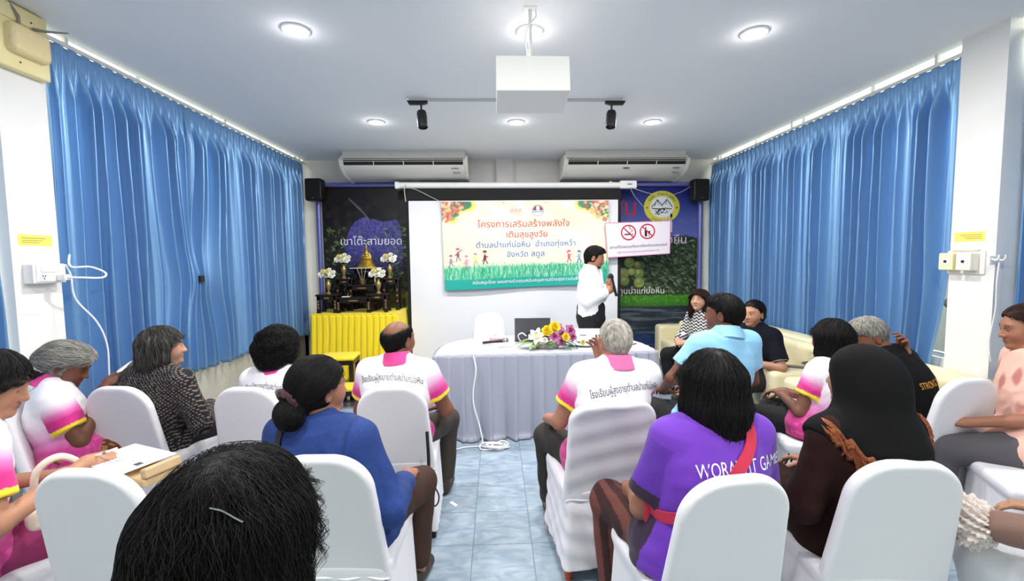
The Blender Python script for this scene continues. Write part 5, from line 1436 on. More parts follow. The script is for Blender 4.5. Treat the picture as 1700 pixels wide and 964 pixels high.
        for a in np.linspace(-112, 112, 15):
            x, y = math.sin(rad(a)), -math.cos(rad(a)); zb = -.20*hl-.02*math.sin(a*.13+seed)
            fl = 1.0+.12*abs(x)
            q.chain([T((x*.070, -.012+y*.076, .03)), T((x*.080, -.02+y*.083, -.07)), T((x*.088*fl, -.028+y*.078, zb))], np.array([.031, .029, .016])*s, k=.03)
        face(.030, .074, .25); n = 6500; L = .20; r = .0009; lift = .004; jit = .12; gravity = .0
        flow = lambda p, g, k, ph: (p-crown)*2.2*np.clip((p-T((0, 0, .02)))@D((0, 0, 1))*12, 0, 1)[:, None]+down*1.0+np.sin(ph+k*7)*.13*D((1, .4, 0))
    elif style == 'tousled':                                                   # long loose waves, close to the camera
        rs = np.random.RandomState(seed)
        e((0, -.02, .03), (.094, .110, .102), .03)
        for a in np.linspace(-120, 120, 15):
            x, y = math.sin(rad(a)), -math.cos(rad(a))
            q.chain([T((x*.074, -.015+y*.083, .03)), T((x*.086, -.03+y*.090, -.07+.02*rs.rand())), T((x*.086, -.035+y*.092, -.17*hl-.05*rs.rand()))], np.array([.036, .036, .018])*s, k=.03)
        face(.030, .066, .3); n = 13000; L = .16; r = .00055; lift = .006; jit = .22
        flow = lambda p, g, k, ph: (p-crown)*2.4*np.clip((p-T((0, 0, .02)))@D((0, 0, 1))*12, 0, 1)[:, None]+down*1.0+np.sin(ph+k*9)*.38*D((1, .4, 0))
    if style in ('short', 'crop', 'balding', 'quiff', 'swept', 'tied', 'bun'):    # ears stay free
        for sx in (-1, 1): e((sx*.088, -.004, -.010), (.022, .026, .036), .010, 's')
    V, F = q.mesh(.005); Nn = vnormals(V, F)
    base = np.array([lin(c) for c in cols]).mean(0); C = np.tile(base, (len(V), 1))*(.75+.35*(wob(V, 160, seed)[:, None]))
    kf = (lambda V, N: (V-T((0, 0, 0)))@D((0, 0, 1)) > -.30)
    SV, SF, SC = strands(q, V, Nn, n, L*s, flow, r*s, cols, seed, lift, keep=kf, jit=jit, gravity=gravity)
    if style in ('tousled', 'long', 'curly', 'swept', 'bob'):                  # some locks leave the mass
        kf2 = (lambda V, N: ((V-T((0, 0, 0)))@D((0, 0, 1)) < -.02))
        S2 = strands(q, V, Nn, n*.10, L*s*.8, lambda p, g, k, ph: down*1.0+g*(.5*k)+np.sin(ph+k*8)*.35*D((1, .3, 0)), r*s*.8, cols, seed+5, .006, keep=kf2 if style != 'curly' else None, jit=.35, gravity=.9)
        SF = np.concatenate([SF, S2[1]+len(SV)]); SV = np.concatenate([SV, S2[0]]); SC = np.concatenate([SC, S2[2]])
    return np.concatenate([V, SV]), np.concatenate([F, SF+len(V)]), np.clip(np.concatenate([C, SC]), 0, 1), q

# ------------------------------------------------------------------ the figure
def torso_fn(A, B, X, w, d, bend=(0, 0), grow=0.0, t0=0.0, t1=1.0, pw=2.35):
    A = np.asarray(A, float); B = np.asarray(B, float); e = nrm(B-A); x = nrm(np.asarray(X, float)-e*(np.asarray(X)@e)); y = np.cross(e, x)
    M = np.stack([x, y, e], 1); L = np.linalg.norm(B-A); ts = np.linspace(0, 1, len(w))
    def f(P):
        q = (P-A)@M; t = np.clip(q[..., 2]/L, t0, t1)
        cx = bend[0]*4*t*(1-t); cy = bend[1]*4*t*(1-t)
        ww = np.interp(t, ts, w)+grow; dd = np.interp(t, ts, d)+grow
        k0 = ((np.abs(q[..., 0]-cx)/ww)**pw+(np.abs(q[..., 1]-cy)/dd)**pw)**(1/pw)
        rr = (k0-1)*np.minimum(ww, dd)
        dz = np.maximum(t0*L-q[..., 2], q[..., 2]-t1*L)
        return np.hypot(np.maximum(rr, 0), np.maximum(dz, 0))+np.minimum(np.maximum(rr, dz), 0)
    m = max(w)+grow+.08
    return f, np.minimum(A, B)-m, np.maximum(A, B)+m, M, L

FW = ((.185, .190, .172, .160, .168, .178, .180, .165, .100), (.125, .128, .115, .105, .112, .118, .108, .085, .062))
MW = ((.165, .170, .168, .165, .175, .188, .192, .178, .105), (.115, .120, .115, .110, .116, .120, .110, .088, .062))

def person(label, head, rz, fem=True, sit=True, seat=.46, build=1.0, lean=None, hs=1.0, hyaw=0, hpitch=0, hroll=0, neck=(0, .035, .115),
           skin='#9a6b50', hstyle='short', hcol=BLACK, hl=1.0, seed=1, arms=None, legs=None, shirt=None, sleeve=.55, shirtcol=None, smat=None, crease=1.0,
           trousers='#2b2826', collar=None, twist=0, shw=1.0, nkh=.028, trt=.22, extra=None, eyes=False, at=None, voxel=.0055, hem=.02, shoes=True, legw=1.0, brow='#1c1512', name='person'):
    """head: world position of the top of the hair. Local frame: x right, y forward, z up, origin on the floor under the hips."""
    top = head[2]; hairt = .018*hs
    hc_z = top-hairt-.113*hs
    nbz = hc_z-neck[2]*hs*.98
    pel = np.array((0, 0, seat+.095)) if sit else np.array((0, 0, seat))
    lean = (0, .02) if lean is None else lean
    nb = np.array((lean[0], lean[1], nbz))
    hc = nb+np.array((neck[0], neck[1], neck[2]))*hs
    a = rad(rz); Rz = np.array(((math.cos(a), -math.sin(a)), (math.sin(a), math.cos(a))))
    loc = np.array(head[:2])-Rz@hc[:2]
    if at is not None:                                            # seated on that chair: the torso leans so that the head is where it is
        loc = np.array(at.location[:2])+Rz@np.array((0, -.045))
        l = Rz.T@(np.array(head[:2])-loc)-np.array(neck[:2])*hs
        lim = np.array((np.clip(l[0], -.10, .10), np.clip(l[1], -.13, .14)))
        loc = loc+Rz@(l-lim); lean = tuple(lim); nb = np.array((lean[0], lean[1], nbz)); hc = nb+np.array((neck[0], neck[1], neck[2]))*hs
    root = thing(name, label, 'person', (loc[0], loc[1], 0), rz)
    R = rot(hyaw, hpitch, hroll)
    X = np.array((math.cos(rad(twist)), math.sin(rad(twist)), 0.))
    W, Dp = FW if fem else MW; W = np.array(W)*build; Dp = np.array(Dp)*(.4+.6*build)
    up = nrm(nb-pel)
    sh = {}; el = {}; wr = {}; arms = arms or {}
    for s, k in ((-1, 'L'), (1, 'R')):
        sh[k] = nb-up*.068+X*s*(.158 if fem else .175)*shw*(.55+.45*build)
        dflt = dict(el=(s*.055, .02, -.265), wr=(s*.11, .30, seat+.20), d=(-s*.3, 1, -.15), n=(s*.1, .1, 1), curl=.5)
        dflt.update(arms.get(k, {})); arms[k] = dflt
        el[k] = sh[k]+np.array(dflt['el']); wr[k] = np.array(dflt['wr'], float)
    lg = legs or {}
    hip = {}; kn = {}; an = {}
    for s, k in ((-1, 'L'), (1, 'R')):
        hip[k] = pel+np.array((s*.085*build, .0, -.02))
        if sit:
            kn[k] = np.array(lg.get(k, {}).get('kn', (s*.13*legw, .40, seat+.045))); an[k] = np.array(lg.get(k, {}).get('an', (s*.12*legw, .37, .085)))
        else:
            kn[k] = np.array(lg.get(k, {}).get('kn', (s*.09, .02, .49))); an[k] = np.array(lg.get(k, {}).get('an', (s*.10, -.01, .085)))
    A = pel-up*.115; Bt = nb
    # ---- body
    q = Sdf()
    f, lo, hi, TM, TL = torso_fn(A, Bt, X, W, Dp, (0, -.02 if sit else 0))
    q.put(f, lo, hi, .03)
    nr = .050 if fem else .058
    q.cone(nb-up*.03, hc+R@np.array((0, -.022, -.035))*hs, nr*1.08*hs, nr*hs, k=.03)
    ar = (.92 if fem else 1.06)*(.6+.4*build)
    for s, k in ((-1, 'L'), (1, 'R')):
        q.cone(nb+X*s*.05-up*.02, sh[k], .045, .052*ar, k=.04)
        q.cone(sh[k], el[k], .050*ar, .040*ar, k=.03); q.cone(el[k], wr[k], .040*ar, .026*ar, k=.015)
        h = arms[k]
        hand_sdf(q, wr[k], h['d'], h['n'], s, s=h.get('s', .95 if fem else 1.02), curl=h['curl'], thumb=h.get('thumb', .4), spread=h.get('spread', .1))
        q.cone(hip[k], kn[k], .085*build, .058, k=.04); q.cone(kn[k], an[k], .056, .036, k=.03)
        q.cone(an[k], an[k]+np.array((0, .12, -.045)), .034, .026, k=.03)
    T = head_sdf(q, hc, R, hs, fem)
    V, F = q.mesh(voxel); N = vnormals(V, F)
    C = skin_colours(V, N, T, R, hc, hs, skin, brow=brow)
    body = link('body', np_mesh('body', V, F, True, C, [skin_m]), root)
    if eyes:
        for sx in (-1, 1):
            c = T((sx*.031, .0762, .0025)); m = MB().ball((0, 0, 0), .0128*hs, 16, 12)
            v = np.array(m.v); loc_ = v/(.0128*hs); ang = loc_[:, 1]
            col = np.where((ang > .93)[:, None], lin('#0b0706'), np.where((ang > .82)[:, None], lin('#2a160e'), lin('#b3aaa2')))
            me = bpy.data.meshes.new('eye'); me.from_pydata([tuple(c+R@x) for x in v], [], m.f)
            at = me.color_attributes.new('Col', 'FLOAT_COLOR', 'POINT'); at.data.foreach_set('color', np.concatenate([col, np.ones((len(v), 1))], 1).astype(np.float32).ravel())
            me.materials.append(eye_m); me.shade_smooth(); link('eye', me, root)
    # ---- hair
    hq = None
    if hstyle:
        HV, HF, HC, hq = hair(hstyle, hc, R, hs, hcol, seed, hl)
        hobj = link('hair', np_mesh('hair', HV, HF, True, HC, [hair_m]), root)
    # ---- shirt
    info = dict(root=root, nb=nb, pel=pel, up=up, X=X, hc=hc, R=R, T=T, sh=sh, el=el, wr=wr, kn=kn, an=an, hip=hip, hs=hs, TM=TM, TL=TL, A=A, body=(V, F), hq=hq, body_obj=body, ar=ar, hair_obj=hobj if hstyle else None)
    if shirt:
        g = .018; q = Sdf()
        t0 = hem/TL*1.0
        f, lo, hi, _, _ = torso_fn(A, Bt, X, W, Dp, (0, -.02 if sit else 0), g, hem, .965)
        q.put(f, lo, hi, .03)
        if sit: q.ell(pel+np.array((0, .06, -.0)), (.17*build+.03, .14, .10), None, .05)
        for s, k in ((-1, 'L'), (1, 'R')):
            q.cone(nb+X*s*.05-up*.02, sh[k], .045+g, .052*ar+g, k=.04)
            if sleeve <= 1:
                c = sh[k]+(el[k]-sh[k])*sleeve; q.tcone(sh[k], c, .052*ar+g, .046*ar+g*1.5, k=.035)
            else:
                c = el[k]+(wr[k]-el[k])*min(sleeve-1, .96)
                q.cone(sh[k], el[k], .052*ar+g, .046*ar+g, k=.035); q.tcone(el[k], c, .046*ar+g, .033*ar+g*.9, k=.02)
        # neck opening
        nk = hc+R@np.array((0, -.022, -.035))*hs
        nd = nrm(nk-nb); q.tcone(nb-up*.03, nb+nd*nkh, nr*1.08*hs+.017, nr*hs+.012, k=.04)
        V, F = q.mesh(voxel*1.05); N = vnormals(V, F)
        amp = .0042*crease
        fold = wob(V*np.array((1, 1, .55)), 34, seed)+.6*wob(V, 70, seed+1)
        hgt = (V-A)@up/TL
        w = np.clip(1.25-hgt, .15, 1); dist = np.minimum(np.linalg.norm(V-el['L'], axis=1), np.linalg.norm(V-el['R'], axis=1)); w = np.maximum(w, np.exp(-(dist/.12)**2))
        V = V+N*((amp*fold+.002)*w)[:, None]
        C = shirtcol(V, N, info) if callable(shirtcol) else np.tile(lin(shirtcol), (len(V), 1))
        so = link(shirt, np_mesh(shirt, V, F, True, C, [smat or shirt_m]), root); info['shirt'] = (V, F); info['shirt_obj'] = so
        if collar:
            q = Sdf(); c0 = nb-nd*.030; c1 = nb+nd*.050
            q.tcone(c0, c1, nr*1.08*hs+.040, nr*hs+.017, k=.002); q.cone(c1-nd*.02, c1+nd*.08, nr*hs+.009, nr*hs+.014, .003, 's')
            q.cut(-nd, c0, .003)
            V2, F2 = q.mesh(.0045); V2 = smooth_mesh(V2, F2, 2)
            link('collar', np_mesh('collar', V2, F2, True, np.tile(lin(collar), (len(V2), 1)), [shirt_m]), root)
    # ---- trousers or skirt
    if trousers:
        g = .014; q = Sdf(); tc = trousers
        f, lo, hi, _, _ = torso_fn(A, Bt, X, W, Dp, (0, -.02 if sit else 0), .009 if not sit else .004, .0, trt); q.put(f, lo, hi, .03)
        for s, k in ((-1, 'L'), (1, 'R')):
            q.cone(hip[k], kn[k], .092*build+g, .064+g, k=.04); e = kn[k]+(an[k]-kn[k])*.93; q.tcone(kn[k], e, .064+g, .050+g, k=.03)
        if not sit: q.cone(pel, pel+np.array((0, 0, .09)), .16*build, .155*build, k=.04)
        V, F = q.mesh(voxel*1.25); N = vnormals(V, F); V = V+N*(.004*wob(V, 40, seed+9))[:, None]
        C = tc(V, N, info) if callable(tc) else np.tile(lin(tc), (len(V), 1))
        link('trousers' if not callable(tc) else 'skirt', np_mesh('trousers', V, F, True, C, [trou_m]), root)
    if shoes:
        for s, k in ((-1, 'L'), (1, 'R')):
            q = Sdf(); p = an[k]; q.cone(p+(0, -.02, -.045), p+(0, .13, -.052), .040, .036, k=.02); q.cone(p+(0, -.02, -.02), p+(0, .05, -.035), .042, .04, k=.02)
            q.cut((0, 0, -1), (0, 0, .004), .004); V, F = q.mesh(.007); link('shoe', np_mesh('shoe', V, F, True, None, [shoe_m]), root)
    if extra: extra(info)
    return info

def place_text(info, body, zc, w, col, bold=.01, arc=0, tilt=0, xc=0, name='lettering', size=1.0, back=True, mat_=None):
    """lettering printed on the back of the shirt: rays along the body's y axis"""
    V, F = info['shirt']; bv = BVHTree.FromPolygons([tuple(v) for v in V], [tuple(f) for f in F])
    P, T = text_w(body, w, bold=bold); out = []
    x0 = info['nb'][0]+xc; c, s = math.cos(rad(tilt)), math.sin(rad(tilt))
    for a, b in P:
        b = b*size-arc*(a/(w/2))**2; a2, b2 = a*c-b*s, a*s+b*c
        h = bv.ray_cast(Vector((x0+a2, -1.2 if back else 1.2, zc+b2)), Vector((0, 1 if back else -1, 0)))
        if h[0] is None: out.append((x0+a2, info['nb'][1]-.1, zc+b2)); continue
        p = h[0]+h[1]*.0018*(1 if h[1].y < 0 or not back else -1); out.append(tuple(p))
    return link(name, np_mesh(name, np.array(out), None, False, None, [mat_ or inkm(col)], T), info['root'])

def sash(info, name, label, cat, pts, w, th, m, off=.006, parts=None, surf=None):
    """flat strap laid over the shirt along body-space points (projected to the nearest shirt point)"""
    V, F = surf or info['shirt']; bv = BVHTree.FromPolygons([tuple(v) for v in V], [tuple(f) for f in F])
    C = catmull(pts, 10); P = []; Nn = []
    for p in C:
        l, n, i, d = bv.find_nearest(p); 
        c = Vector(p)
        if n.dot(c-l) < 0 and (c-l).length > 1e-6: pass
        P.append(l+n*off); Nn.append(n)
    for _ in range(4): P = [P[0]]+[(P[i-1]+P[i]*2+P[i+1])/4 for i in range(1, len(P)-1)]+[P[-1]]; Nn = [Nn[0]]+[((Nn[i-1]+Nn[i]*2+Nn[i+1])/4).normalized() for i in range(1, len(P)-1)]+[Nn[-1]]
    vs = []; k = len(P)
    for i in range(k):
        t = (P[min(i+1, k-1)]-P[max(i-1, 0)]).normalized(); s = t.cross(Nn[i]).normalized()
        for a, b in ((-1, 0), (1, 0), (1, 1), (-1, 1)): vs.append(P[i]+s*(a*w/2)+Nn[i]*(b*th))
    fs = [(i*4+j, i*4+(j+1) % 4, i*4+4+(j+1) % 4, i*4+4+j) for i in range(k-1) for j in range(4)]+[(0, 1, 2, 3), tuple((k-1)*4+j for j in (3, 2, 1, 0))]
    M = Matrix.Translation(info['root'].location) @ info['root'].rotation_euler.to_matrix().to_4x4()
    r = thing(name, label, cat, tuple(M @ P[k//2]), math.degrees(info['root'].rotation_euler.z))
    Mi = (Matrix.Translation(r.location) @ r.rotation_euler.to_matrix().to_4x4()).inverted() @ M
    MB().add([Mi @ v for v in vs], fs).build('strap', m, r, smooth=True)
    return r, Mi, P
def W2(info, p):
    """body space to world"""
    M = Matrix.Translation(info['root'].location) @ info['root'].rotation_euler.to_matrix().to_4x4()
    return M @ Vector(tuple(float(x) for x in p))
# ================================================================== WHO SITS WHERE
def stops(u, pts):
    xs = [p[0] for p in pts]; cs = np.array([lin(p[1]) for p in pts]); return np.stack([np.interp(u, xs, cs[:, i]) for i in range(3)], -1)
def polo(sleeve=.62, body=None):
    body = body or [(.10, '#bf2878'), (.28, '#cf3f92'), (.42, '#e79bcd'), (.56, '#f1d8ea'), (.68, '#f5f1f5')]
    def f(V, N, I):
        t = (V-I['A'])@I['up']/I['TL']; c = stops(t+.012*wob(V, 25, 2), body)
        n = wob(V, 130, 5); k = np.clip((.42-t)/.2, 0, 1)*np.clip(n*.9, 0, 1)*.35; c = c*(1-k[:, None])+lin('#ef8fc2')*k[:, None]
        for s in 'LR':
            ab = I['el'][s]-I['sh'][s]; L = np.linalg.norm(ab); d = ab/L; pa = V-I['sh'][s]; u = (pa@d)/L; per = np.linalg.norm(pa-np.outer(pa@d, d), axis=1)
            sd = -1 if s == 'L' else 1; out = ((V-I['nb'])@I['X'])*sd
            m = np.clip((u+.02)/.10, 0, 1)*(u < sleeve+.03)*(per < .085*(.6+.4*I['ar']))*np.clip((out-.125)/.03, 0, 1)
            cs = stops(u+.03*wob(V, 25, 4), [(.02, '#f5f1f5'), (.14, '#f0cfe4'), (.28, '#df6fb2'), (.42, '#cc2580')])
            cs = np.where((u > sleeve-.085)[:, None], lin('#f5d92e'), cs)
            c = c*(1-m[:, None])+cs*m[:, None]
        return c
    return f
SLOGAN = 'โรงเรียนผู้สูงอายุตำบลป่าแก่บ่อหิน'
PINK = '#e0408f'
def slogan(I, dz=.135, w=.34, arc=.028, tilt=0, xc=0):
    place_text(I, SLOGAN, I['nb'][2]-dz, w, '#191540', .03, arc, tilt, xc, size=1.7)
def dots(V, N, I):
    a = np.sin(V[:, 0]*2*math.pi/.020)*np.sin(V[:, 2]*2*math.pi/.020+V[:, 1]*60); return np.where((a > .50)[:, None], lin('#8d827b'), lin('#151116'))
def sarong(V, N, I):
    n = wob(V, 75, 3); m = np.sin(V[:, 0]*190)*np.sin((V[:, 1]+V[:, 2])*150); return np.where(((n > .15) | (m > .35))[:, None], lin('#a5713a'), lin('#5a301a'))
DARKM = mat('dark cotton', rough=.9, attr=True, bump=.1, bscale=420, spec=.2)
DOTM = mat('dotted cotton', rough=.9, attr=True, bump=.1, bscale=400)

# ---- first row, socket pillar side
ch = chair(-2.65, 2.45, -50, 'white chair turned to the room, under the grey haired woman by the socket pillar')
I = person('elderly woman with swept grey hair in pink and white polo, bent over a paper', (-2.49, 2.66, 1.145), -50, at=ch, hs=1.0, hpitch=28, hyaw=-22, neck=(0, .075, .095), lean=(0, .08), skin='#6f4634', hstyle='swept', hcol=GREY, seed=3, eyes=True,
    shirt='polo_shirt', shirtcol=polo(.66), sleeve=.66, collar=PINK, trousers=sarong, build=1.04,
    arms=dict(R=dict(el=(.06, .10, -.235), wr=(.02, .17, .90), d=(-.25, 1, .3), n=(.5, .1, .8), curl=.5), L=dict(wr=(-.09, .18, .89), d=(.3, 1, .2), n=(-.5, 0, .8))))
p = W2(I, (-.04, .28, .965)); r = thing('leaflet', 'crumpled white leaflet held by the grey haired woman bending forward', 'paper', tuple(p), -60)
P, F = sheet(lambda U, W: np.stack([(U-.5)*.12, (W-.5)*.15, .016*np.sin(U*5+W*4)+.02*W], 1), 14, 14); o = link('sheet', np_mesh('sheet', P, F, True, None, [MATS['paper white']]), r); o.modifiers.new('t', 'SOLIDIFY').thickness = .001; o.rotation_euler = (.5, 0, 0)
ch = chair(-2.13, 2.53, -5, 'white chair before the woman in the dark dotted blouse')
I = person('grey haired woman in dark dotted blouse looking towards the speaker', (-2.02, 2.76, 1.222), -16, at=ch, hyaw=-34, hs=1.02, skin='#b58a70', hstyle='bob', hcol=SALT, hl=.75, seed=5, eyes=True, build=1.12, shirt='dotted_blouse', smat=DOTM, shirtcol=dots, sleeve=1.85, trousers='#17161a',
    arms=dict(R=dict(el=(.10, .03, -.26))))
ch = chair(-1.385, 2.46, -6, 'white chair in the front row before the curly black haired person')
I = person('person with wild curly black hair in pink and white polo', (-1.335, 2.78, 1.19), -10, at=ch, hyaw=-14, hs=.98, skin='#7a5140', hstyle='curly', hcol=BLACK, seed=8, shirt='polo_shirt', shirtcol=polo(), sleeve=.62, collar=PINK, trousers='#241f1e', build=.98)
slogan(I, .085, .33)
ch = chair(-.58, 2.42, 3, 'white chair with a black strap loop, before the balding man')
def p5legs(): return None
I = person('balding man in pink and white polo turned slightly to the aisle', (-.60, 2.74, 1.25), -8, at=ch, fem=False, hyaw=-22, hs=1.02, skin='#7c503b', hstyle='balding', hcol=BLACK, seed=9, shirt='polo_shirt', shirtcol=polo(), sleeve=.62, collar=PINK, trousers='#3a332c', build=.98, legw=1.5,
    arms=dict(R=dict(el=(.11, .06, -.25), wr=(.20, .30, .63)), L=dict(el=(-.09, .05, -.26))))
slogan(I, .088, .37, .03)
strap_m = mat('black strap', '#111013', .6)
r = thing('umbrella_strap', 'black looped cord hanging beside the white aisle chair', 'strap', (-.375, 2.35, .40))
MB().tube(catmull([(-.01, .03, .28), (0, 0, .15), (0, -.01, .05), (.006, -.02, -.03)], 8), .009, 8).build('cord', strap_m, r, smooth=True)
MB().tube(catmull([(.0, -.01, .05), (.035, -.03, .0), (.055, -.035, -.05), (.04, -.03, -.10), (.0, -.015, -.10), (.004, -.02, -.02)], 8), .004, 6).build('loop', strap_m, r, smooth=True)

# ---- second row, socket pillar side
ch = chair(-2.15, 1.435, -32, 'white chair under the woman writing on a paper sheet')
I = person('woman with dark shoulder length hair in pink and white polo, writing on a paper', (-1.885, 1.71, 1.290), -32, at=ch, hyaw=-34, hpitch=20, hs=1.02, neck=(0, .06, .105), skin='#b07f63', hstyle='long', hcol=BLACK, hl=.62, seed=12, eyes=True, shirt='polo_shirt', shirtcol=polo(.70, [(.05, '#b8246f'), (.30, '#c53a88'), (.45, '#e07fba'), (.60, '#f0d8e8'), (.72, '#f5f1f5')]), sleeve=.70, collar=PINK, trousers='#8d2a5c', build=1.10,
    arms=dict(R=dict(el=(.11, .0, -.26), wr=(.21, .33, .805), d=(-.1, 1, -.05), n=(.3, 0, 1), curl=.75, thumb=.8), L=dict(wr=(-.04, .33, .70))))
hw = W2(I, I['wr']['R'])
r = thing('form_sheet', 'printed white form held flat above the lap of the writing woman', 'paper', (hw.x+.13, hw.y+.05, hw.z-.012), -24)
MB().box(-.16, .13, -.10, .105, 0, .0012).build('sheet', MATS['paper white'], r)
m = MB()
for a in (0, 1): m.box(-.02, .06, .02+a*.028, .0215+a*.028, .0012, .0022); 
m.box(-.02, -.0185, .02, .049, .0012, .0022).box(.0585, .06, .02, .049, .0012, .0022); m.build('print_box', mat('faded grey print', '#9a9aa2', .8), r)
MB().box(.075, .105, -.03, -.005, .0012, .0022).build('print_block', mat('dark print', '#474b58', .8), r)
for i in range(4): MB().box(-.10, -.02+.01*i, -.06+.014*i, -.057+.014*i, .0012, .0020).build('print_line', MATS['faded grey print'], r)
r = thing('pen', 'white pen in the hand of the writing woman', 'pen', (hw.x+.055, hw.y+.01, hw.z+.03), -30)
MB().tube([(-.07, -.03, -.025), (.05, .03, .02)], [.003, .0055], 8).tube([(-.085, -.0375, -.031), (-.07, -.03, -.025)], [.001, .003], 8).build('barrel', white_pl, r, smooth=True)
MB().tube([(.0, .005, .0), (.012, .011, .005)], .0062, 8).build('grip_ring', MATS['grey lever'], r)
r = thing('paper_bag', 'folded brown paper bag under the white form', 'paper bag', (hw.x+.20, hw.y+.02, hw.z-.075), -20)
MB().box(-.15, .12, -.07, .08, 0, .035).build('bag', mat('kraft paper', '#c9ae84', .85, bump=.2, bscale=25), r, bevel=.010, seg=2)
MB().box(.10, .135, -.065, .075, .012, .05, Matrix.Rotation(rad(-12), 4, 'Y')).build('folded_top', MATS['kraft paper'], r, bevel=.006)
cb = mat('cream cord', '#e3d6c2', .75, bump=.2, bscale=120)
r = thing('shoulder_bag', 'cream corded shoulder bag handle beside the writing woman', 'bag', tuple(W2(I, (.15, .25, .645))), -40)
for k in (0, 1): MB().tube(catmull([(.0, -.06-.0*k, .0), (.01+.02*k, -.05, .16), (.02+.02*k, .02, .205), (.01+.02*k, .09, .12), (0, .10, -.02)], 8), .011, 8).build('handle', cb, r, smooth=True)
q = Sdf(); q.box((0, .02, -.02), (.05, .11, .045), .03, k=.01); V, F = q.mesh(.01); link('pouch', np_mesh('pouch', V, F, True, None, [cb]), r)
chair(-1.39, 1.50, -5, 'empty white chair beside the writing woman')
ch = chair(-.64, 1.56, -2, 'white chair before the woman in the blue denim jacket')
def denim(V, N, I):
    c = np.tile(lin('#1c3a7c'), (len(V), 1))*(1+.16*wob(V, 22, 8)[:, None])
    for s in 'LR':
        pa = V-I['sh'][s]; d = nrm(I['el'][s]-I['sh'][s]); u = pa@d; sd = -1 if s == 'L' else 1
        seam = np.exp(-((((V-I['nb'])@I['X'])*sd-.175)/.006)**2)*(u < .12); c = c*(1-.35*seam[:, None])
    return np.clip(c, 0, 1)
I = person('woman with black hair in a bun and dark red scrunchie wearing a denim jacket', (-.715, 1.80, 1.22), -14, at=ch, hyaw=-26, hs=1.0, skin='#a9745c', hstyle='bun', hcol=BLACK, seed=15, shirt='denim_jacket', smat=denim_m, shirtcol=denim, crease=1.5, sleeve=1.8, trousers='#3c2419', build=1.10, legw=1.2,
    arms=dict(R=dict(el=(.14, -.02, -.255), wr=(.17, .24, .62)), L=dict(el=(-.08, .03, -.26))))
T = I['T']; mb = MB(); c0 = np.array((-.018, -.118, -.022)); pts = []
for k in range(28):
    a = 2*math.pi*k/27; pts.append(T(c0+np.array((.052*math.cos(a), -.018*math.sin(a)*0+.012*math.cos(a*9)*.4-.02*math.sin(a), .040*math.sin(a)+.004*math.sin(a*9)))))
mb.tube(pts, [.013+.003*math.sin(k*2.6) for k in range(28)], 10)
mb.build('scrunchie', mat('dark red velvet', '#3d0f20', .8, sheen=.2), I['hair_obj'], smooth='all')
mb = MB().tube(catmull([T((-.06, -.03, -.135)), T((0, -.082, -.150)), T((.055, -.03, -.138)), T((.04, .03, -.16))], 8), .0018, 6); mb.build('necklace', mat('gold chain', '#c9a24e', .3, metal=1), I['body_obj'])
nb = I['nb']; r, Mi, P = sash(I, 'crossbody_bag', 'black crossbody strap over the shoulder of the denim jacket', 'bag', [nb+np.array((-.06, .10, -.10)), nb+np.array((-.10, .02, .02)), nb+np.array((-.11, -.10, -.08)), nb+np.array((-.14, -.14, -.22)), nb+np.array((-.16, -.12, -.42))], .030, .004, strap_m)

# ---- nearest head
ch = chair(-.44, .42, -4, 'white chair under the person with tousled black hair nearest the camera', top=.90)
I = person('person with tousled black hair and a thin hair clip, seen close from behind', (-.435, .74, 1.288), -8, at=ch, hyaw=-18, hroll=3, hs=1.03, skin='#a87860', hstyle='tousled', hcol=BLACK, hl=1.0, seed=21, shirt='dark_shirt', smat=DARKM, shirtcol='#1a181c', sleeve=.7, trousers='#1c1b1f', build=1.0)
T = I['T']; c = T((.02, -.085, .095)); 
d1 = [T((.055+.085*i/10, -.08, .095+.022*i/10)) for i in range(11)]
g = I['hq']; d1 = [np.array(p) for p in d1]; A_ = np.array(d1)
for _ in range(3): A_ = A_-g.grad(A_)*(g.ev(A_)-.009)[:, None]
MB().tube([tuple(p) for p in A_], .0018, 6).build('hair_clip', mat('bright hair pin', '#d9d9dd', .15, metal=1), I['hair_obj'], smooth=True)

# ---- first row, aisle side
ch = chair(.55, 2.07, 6, 'loose satin covered chair with orange red feet before the white haired man', loose=True, top=.915)
I = person('white haired elderly man in pink and white polo with hand near his chin', (.635, 2.38, 1.285), 4, at=ch, fem=False, hyaw=6, hs=1.0, skin='#a3705c', hstyle='crop', hcol=WHITE, seed=23, shirt='polo_shirt', shirtcol=polo(), sleeve=.62, collar='#ea6fa8', trousers='#2d2a26', build=.97, legw=1.6,
    arms=dict(L=dict(el=(-.12, .04, -.25), wr=(-.22, .28, .66)), R=dict(el=(.04, .22, -.19), wr=(.07, .16, 1.02), d=(-.3, .1, 1), n=(.6, .6, 0))))
slogan(I, .115, .38, .022, 3, .01)
ch = chair(1.36, 2.58, 14, 'white chair before the man in the sky blue polo')
I = person('black haired man in sky blue polo looking towards the sofa', (1.475, 2.86, 1.365), 12, at=ch, fem=False, hyaw=34, hs=1.06, skin='#6d4433', hstyle='short', hcol=BLACK, seed=25, shirt='polo_shirt', shirtcol='#8fc9ea', sleeve=.62, collar='#9bd2f0', trousers='#16161a', build=1.06, legw=1.5,
    arms=dict(L=dict(el=(-.16, .06, -.22), wr=(-.14, .30, .66))))

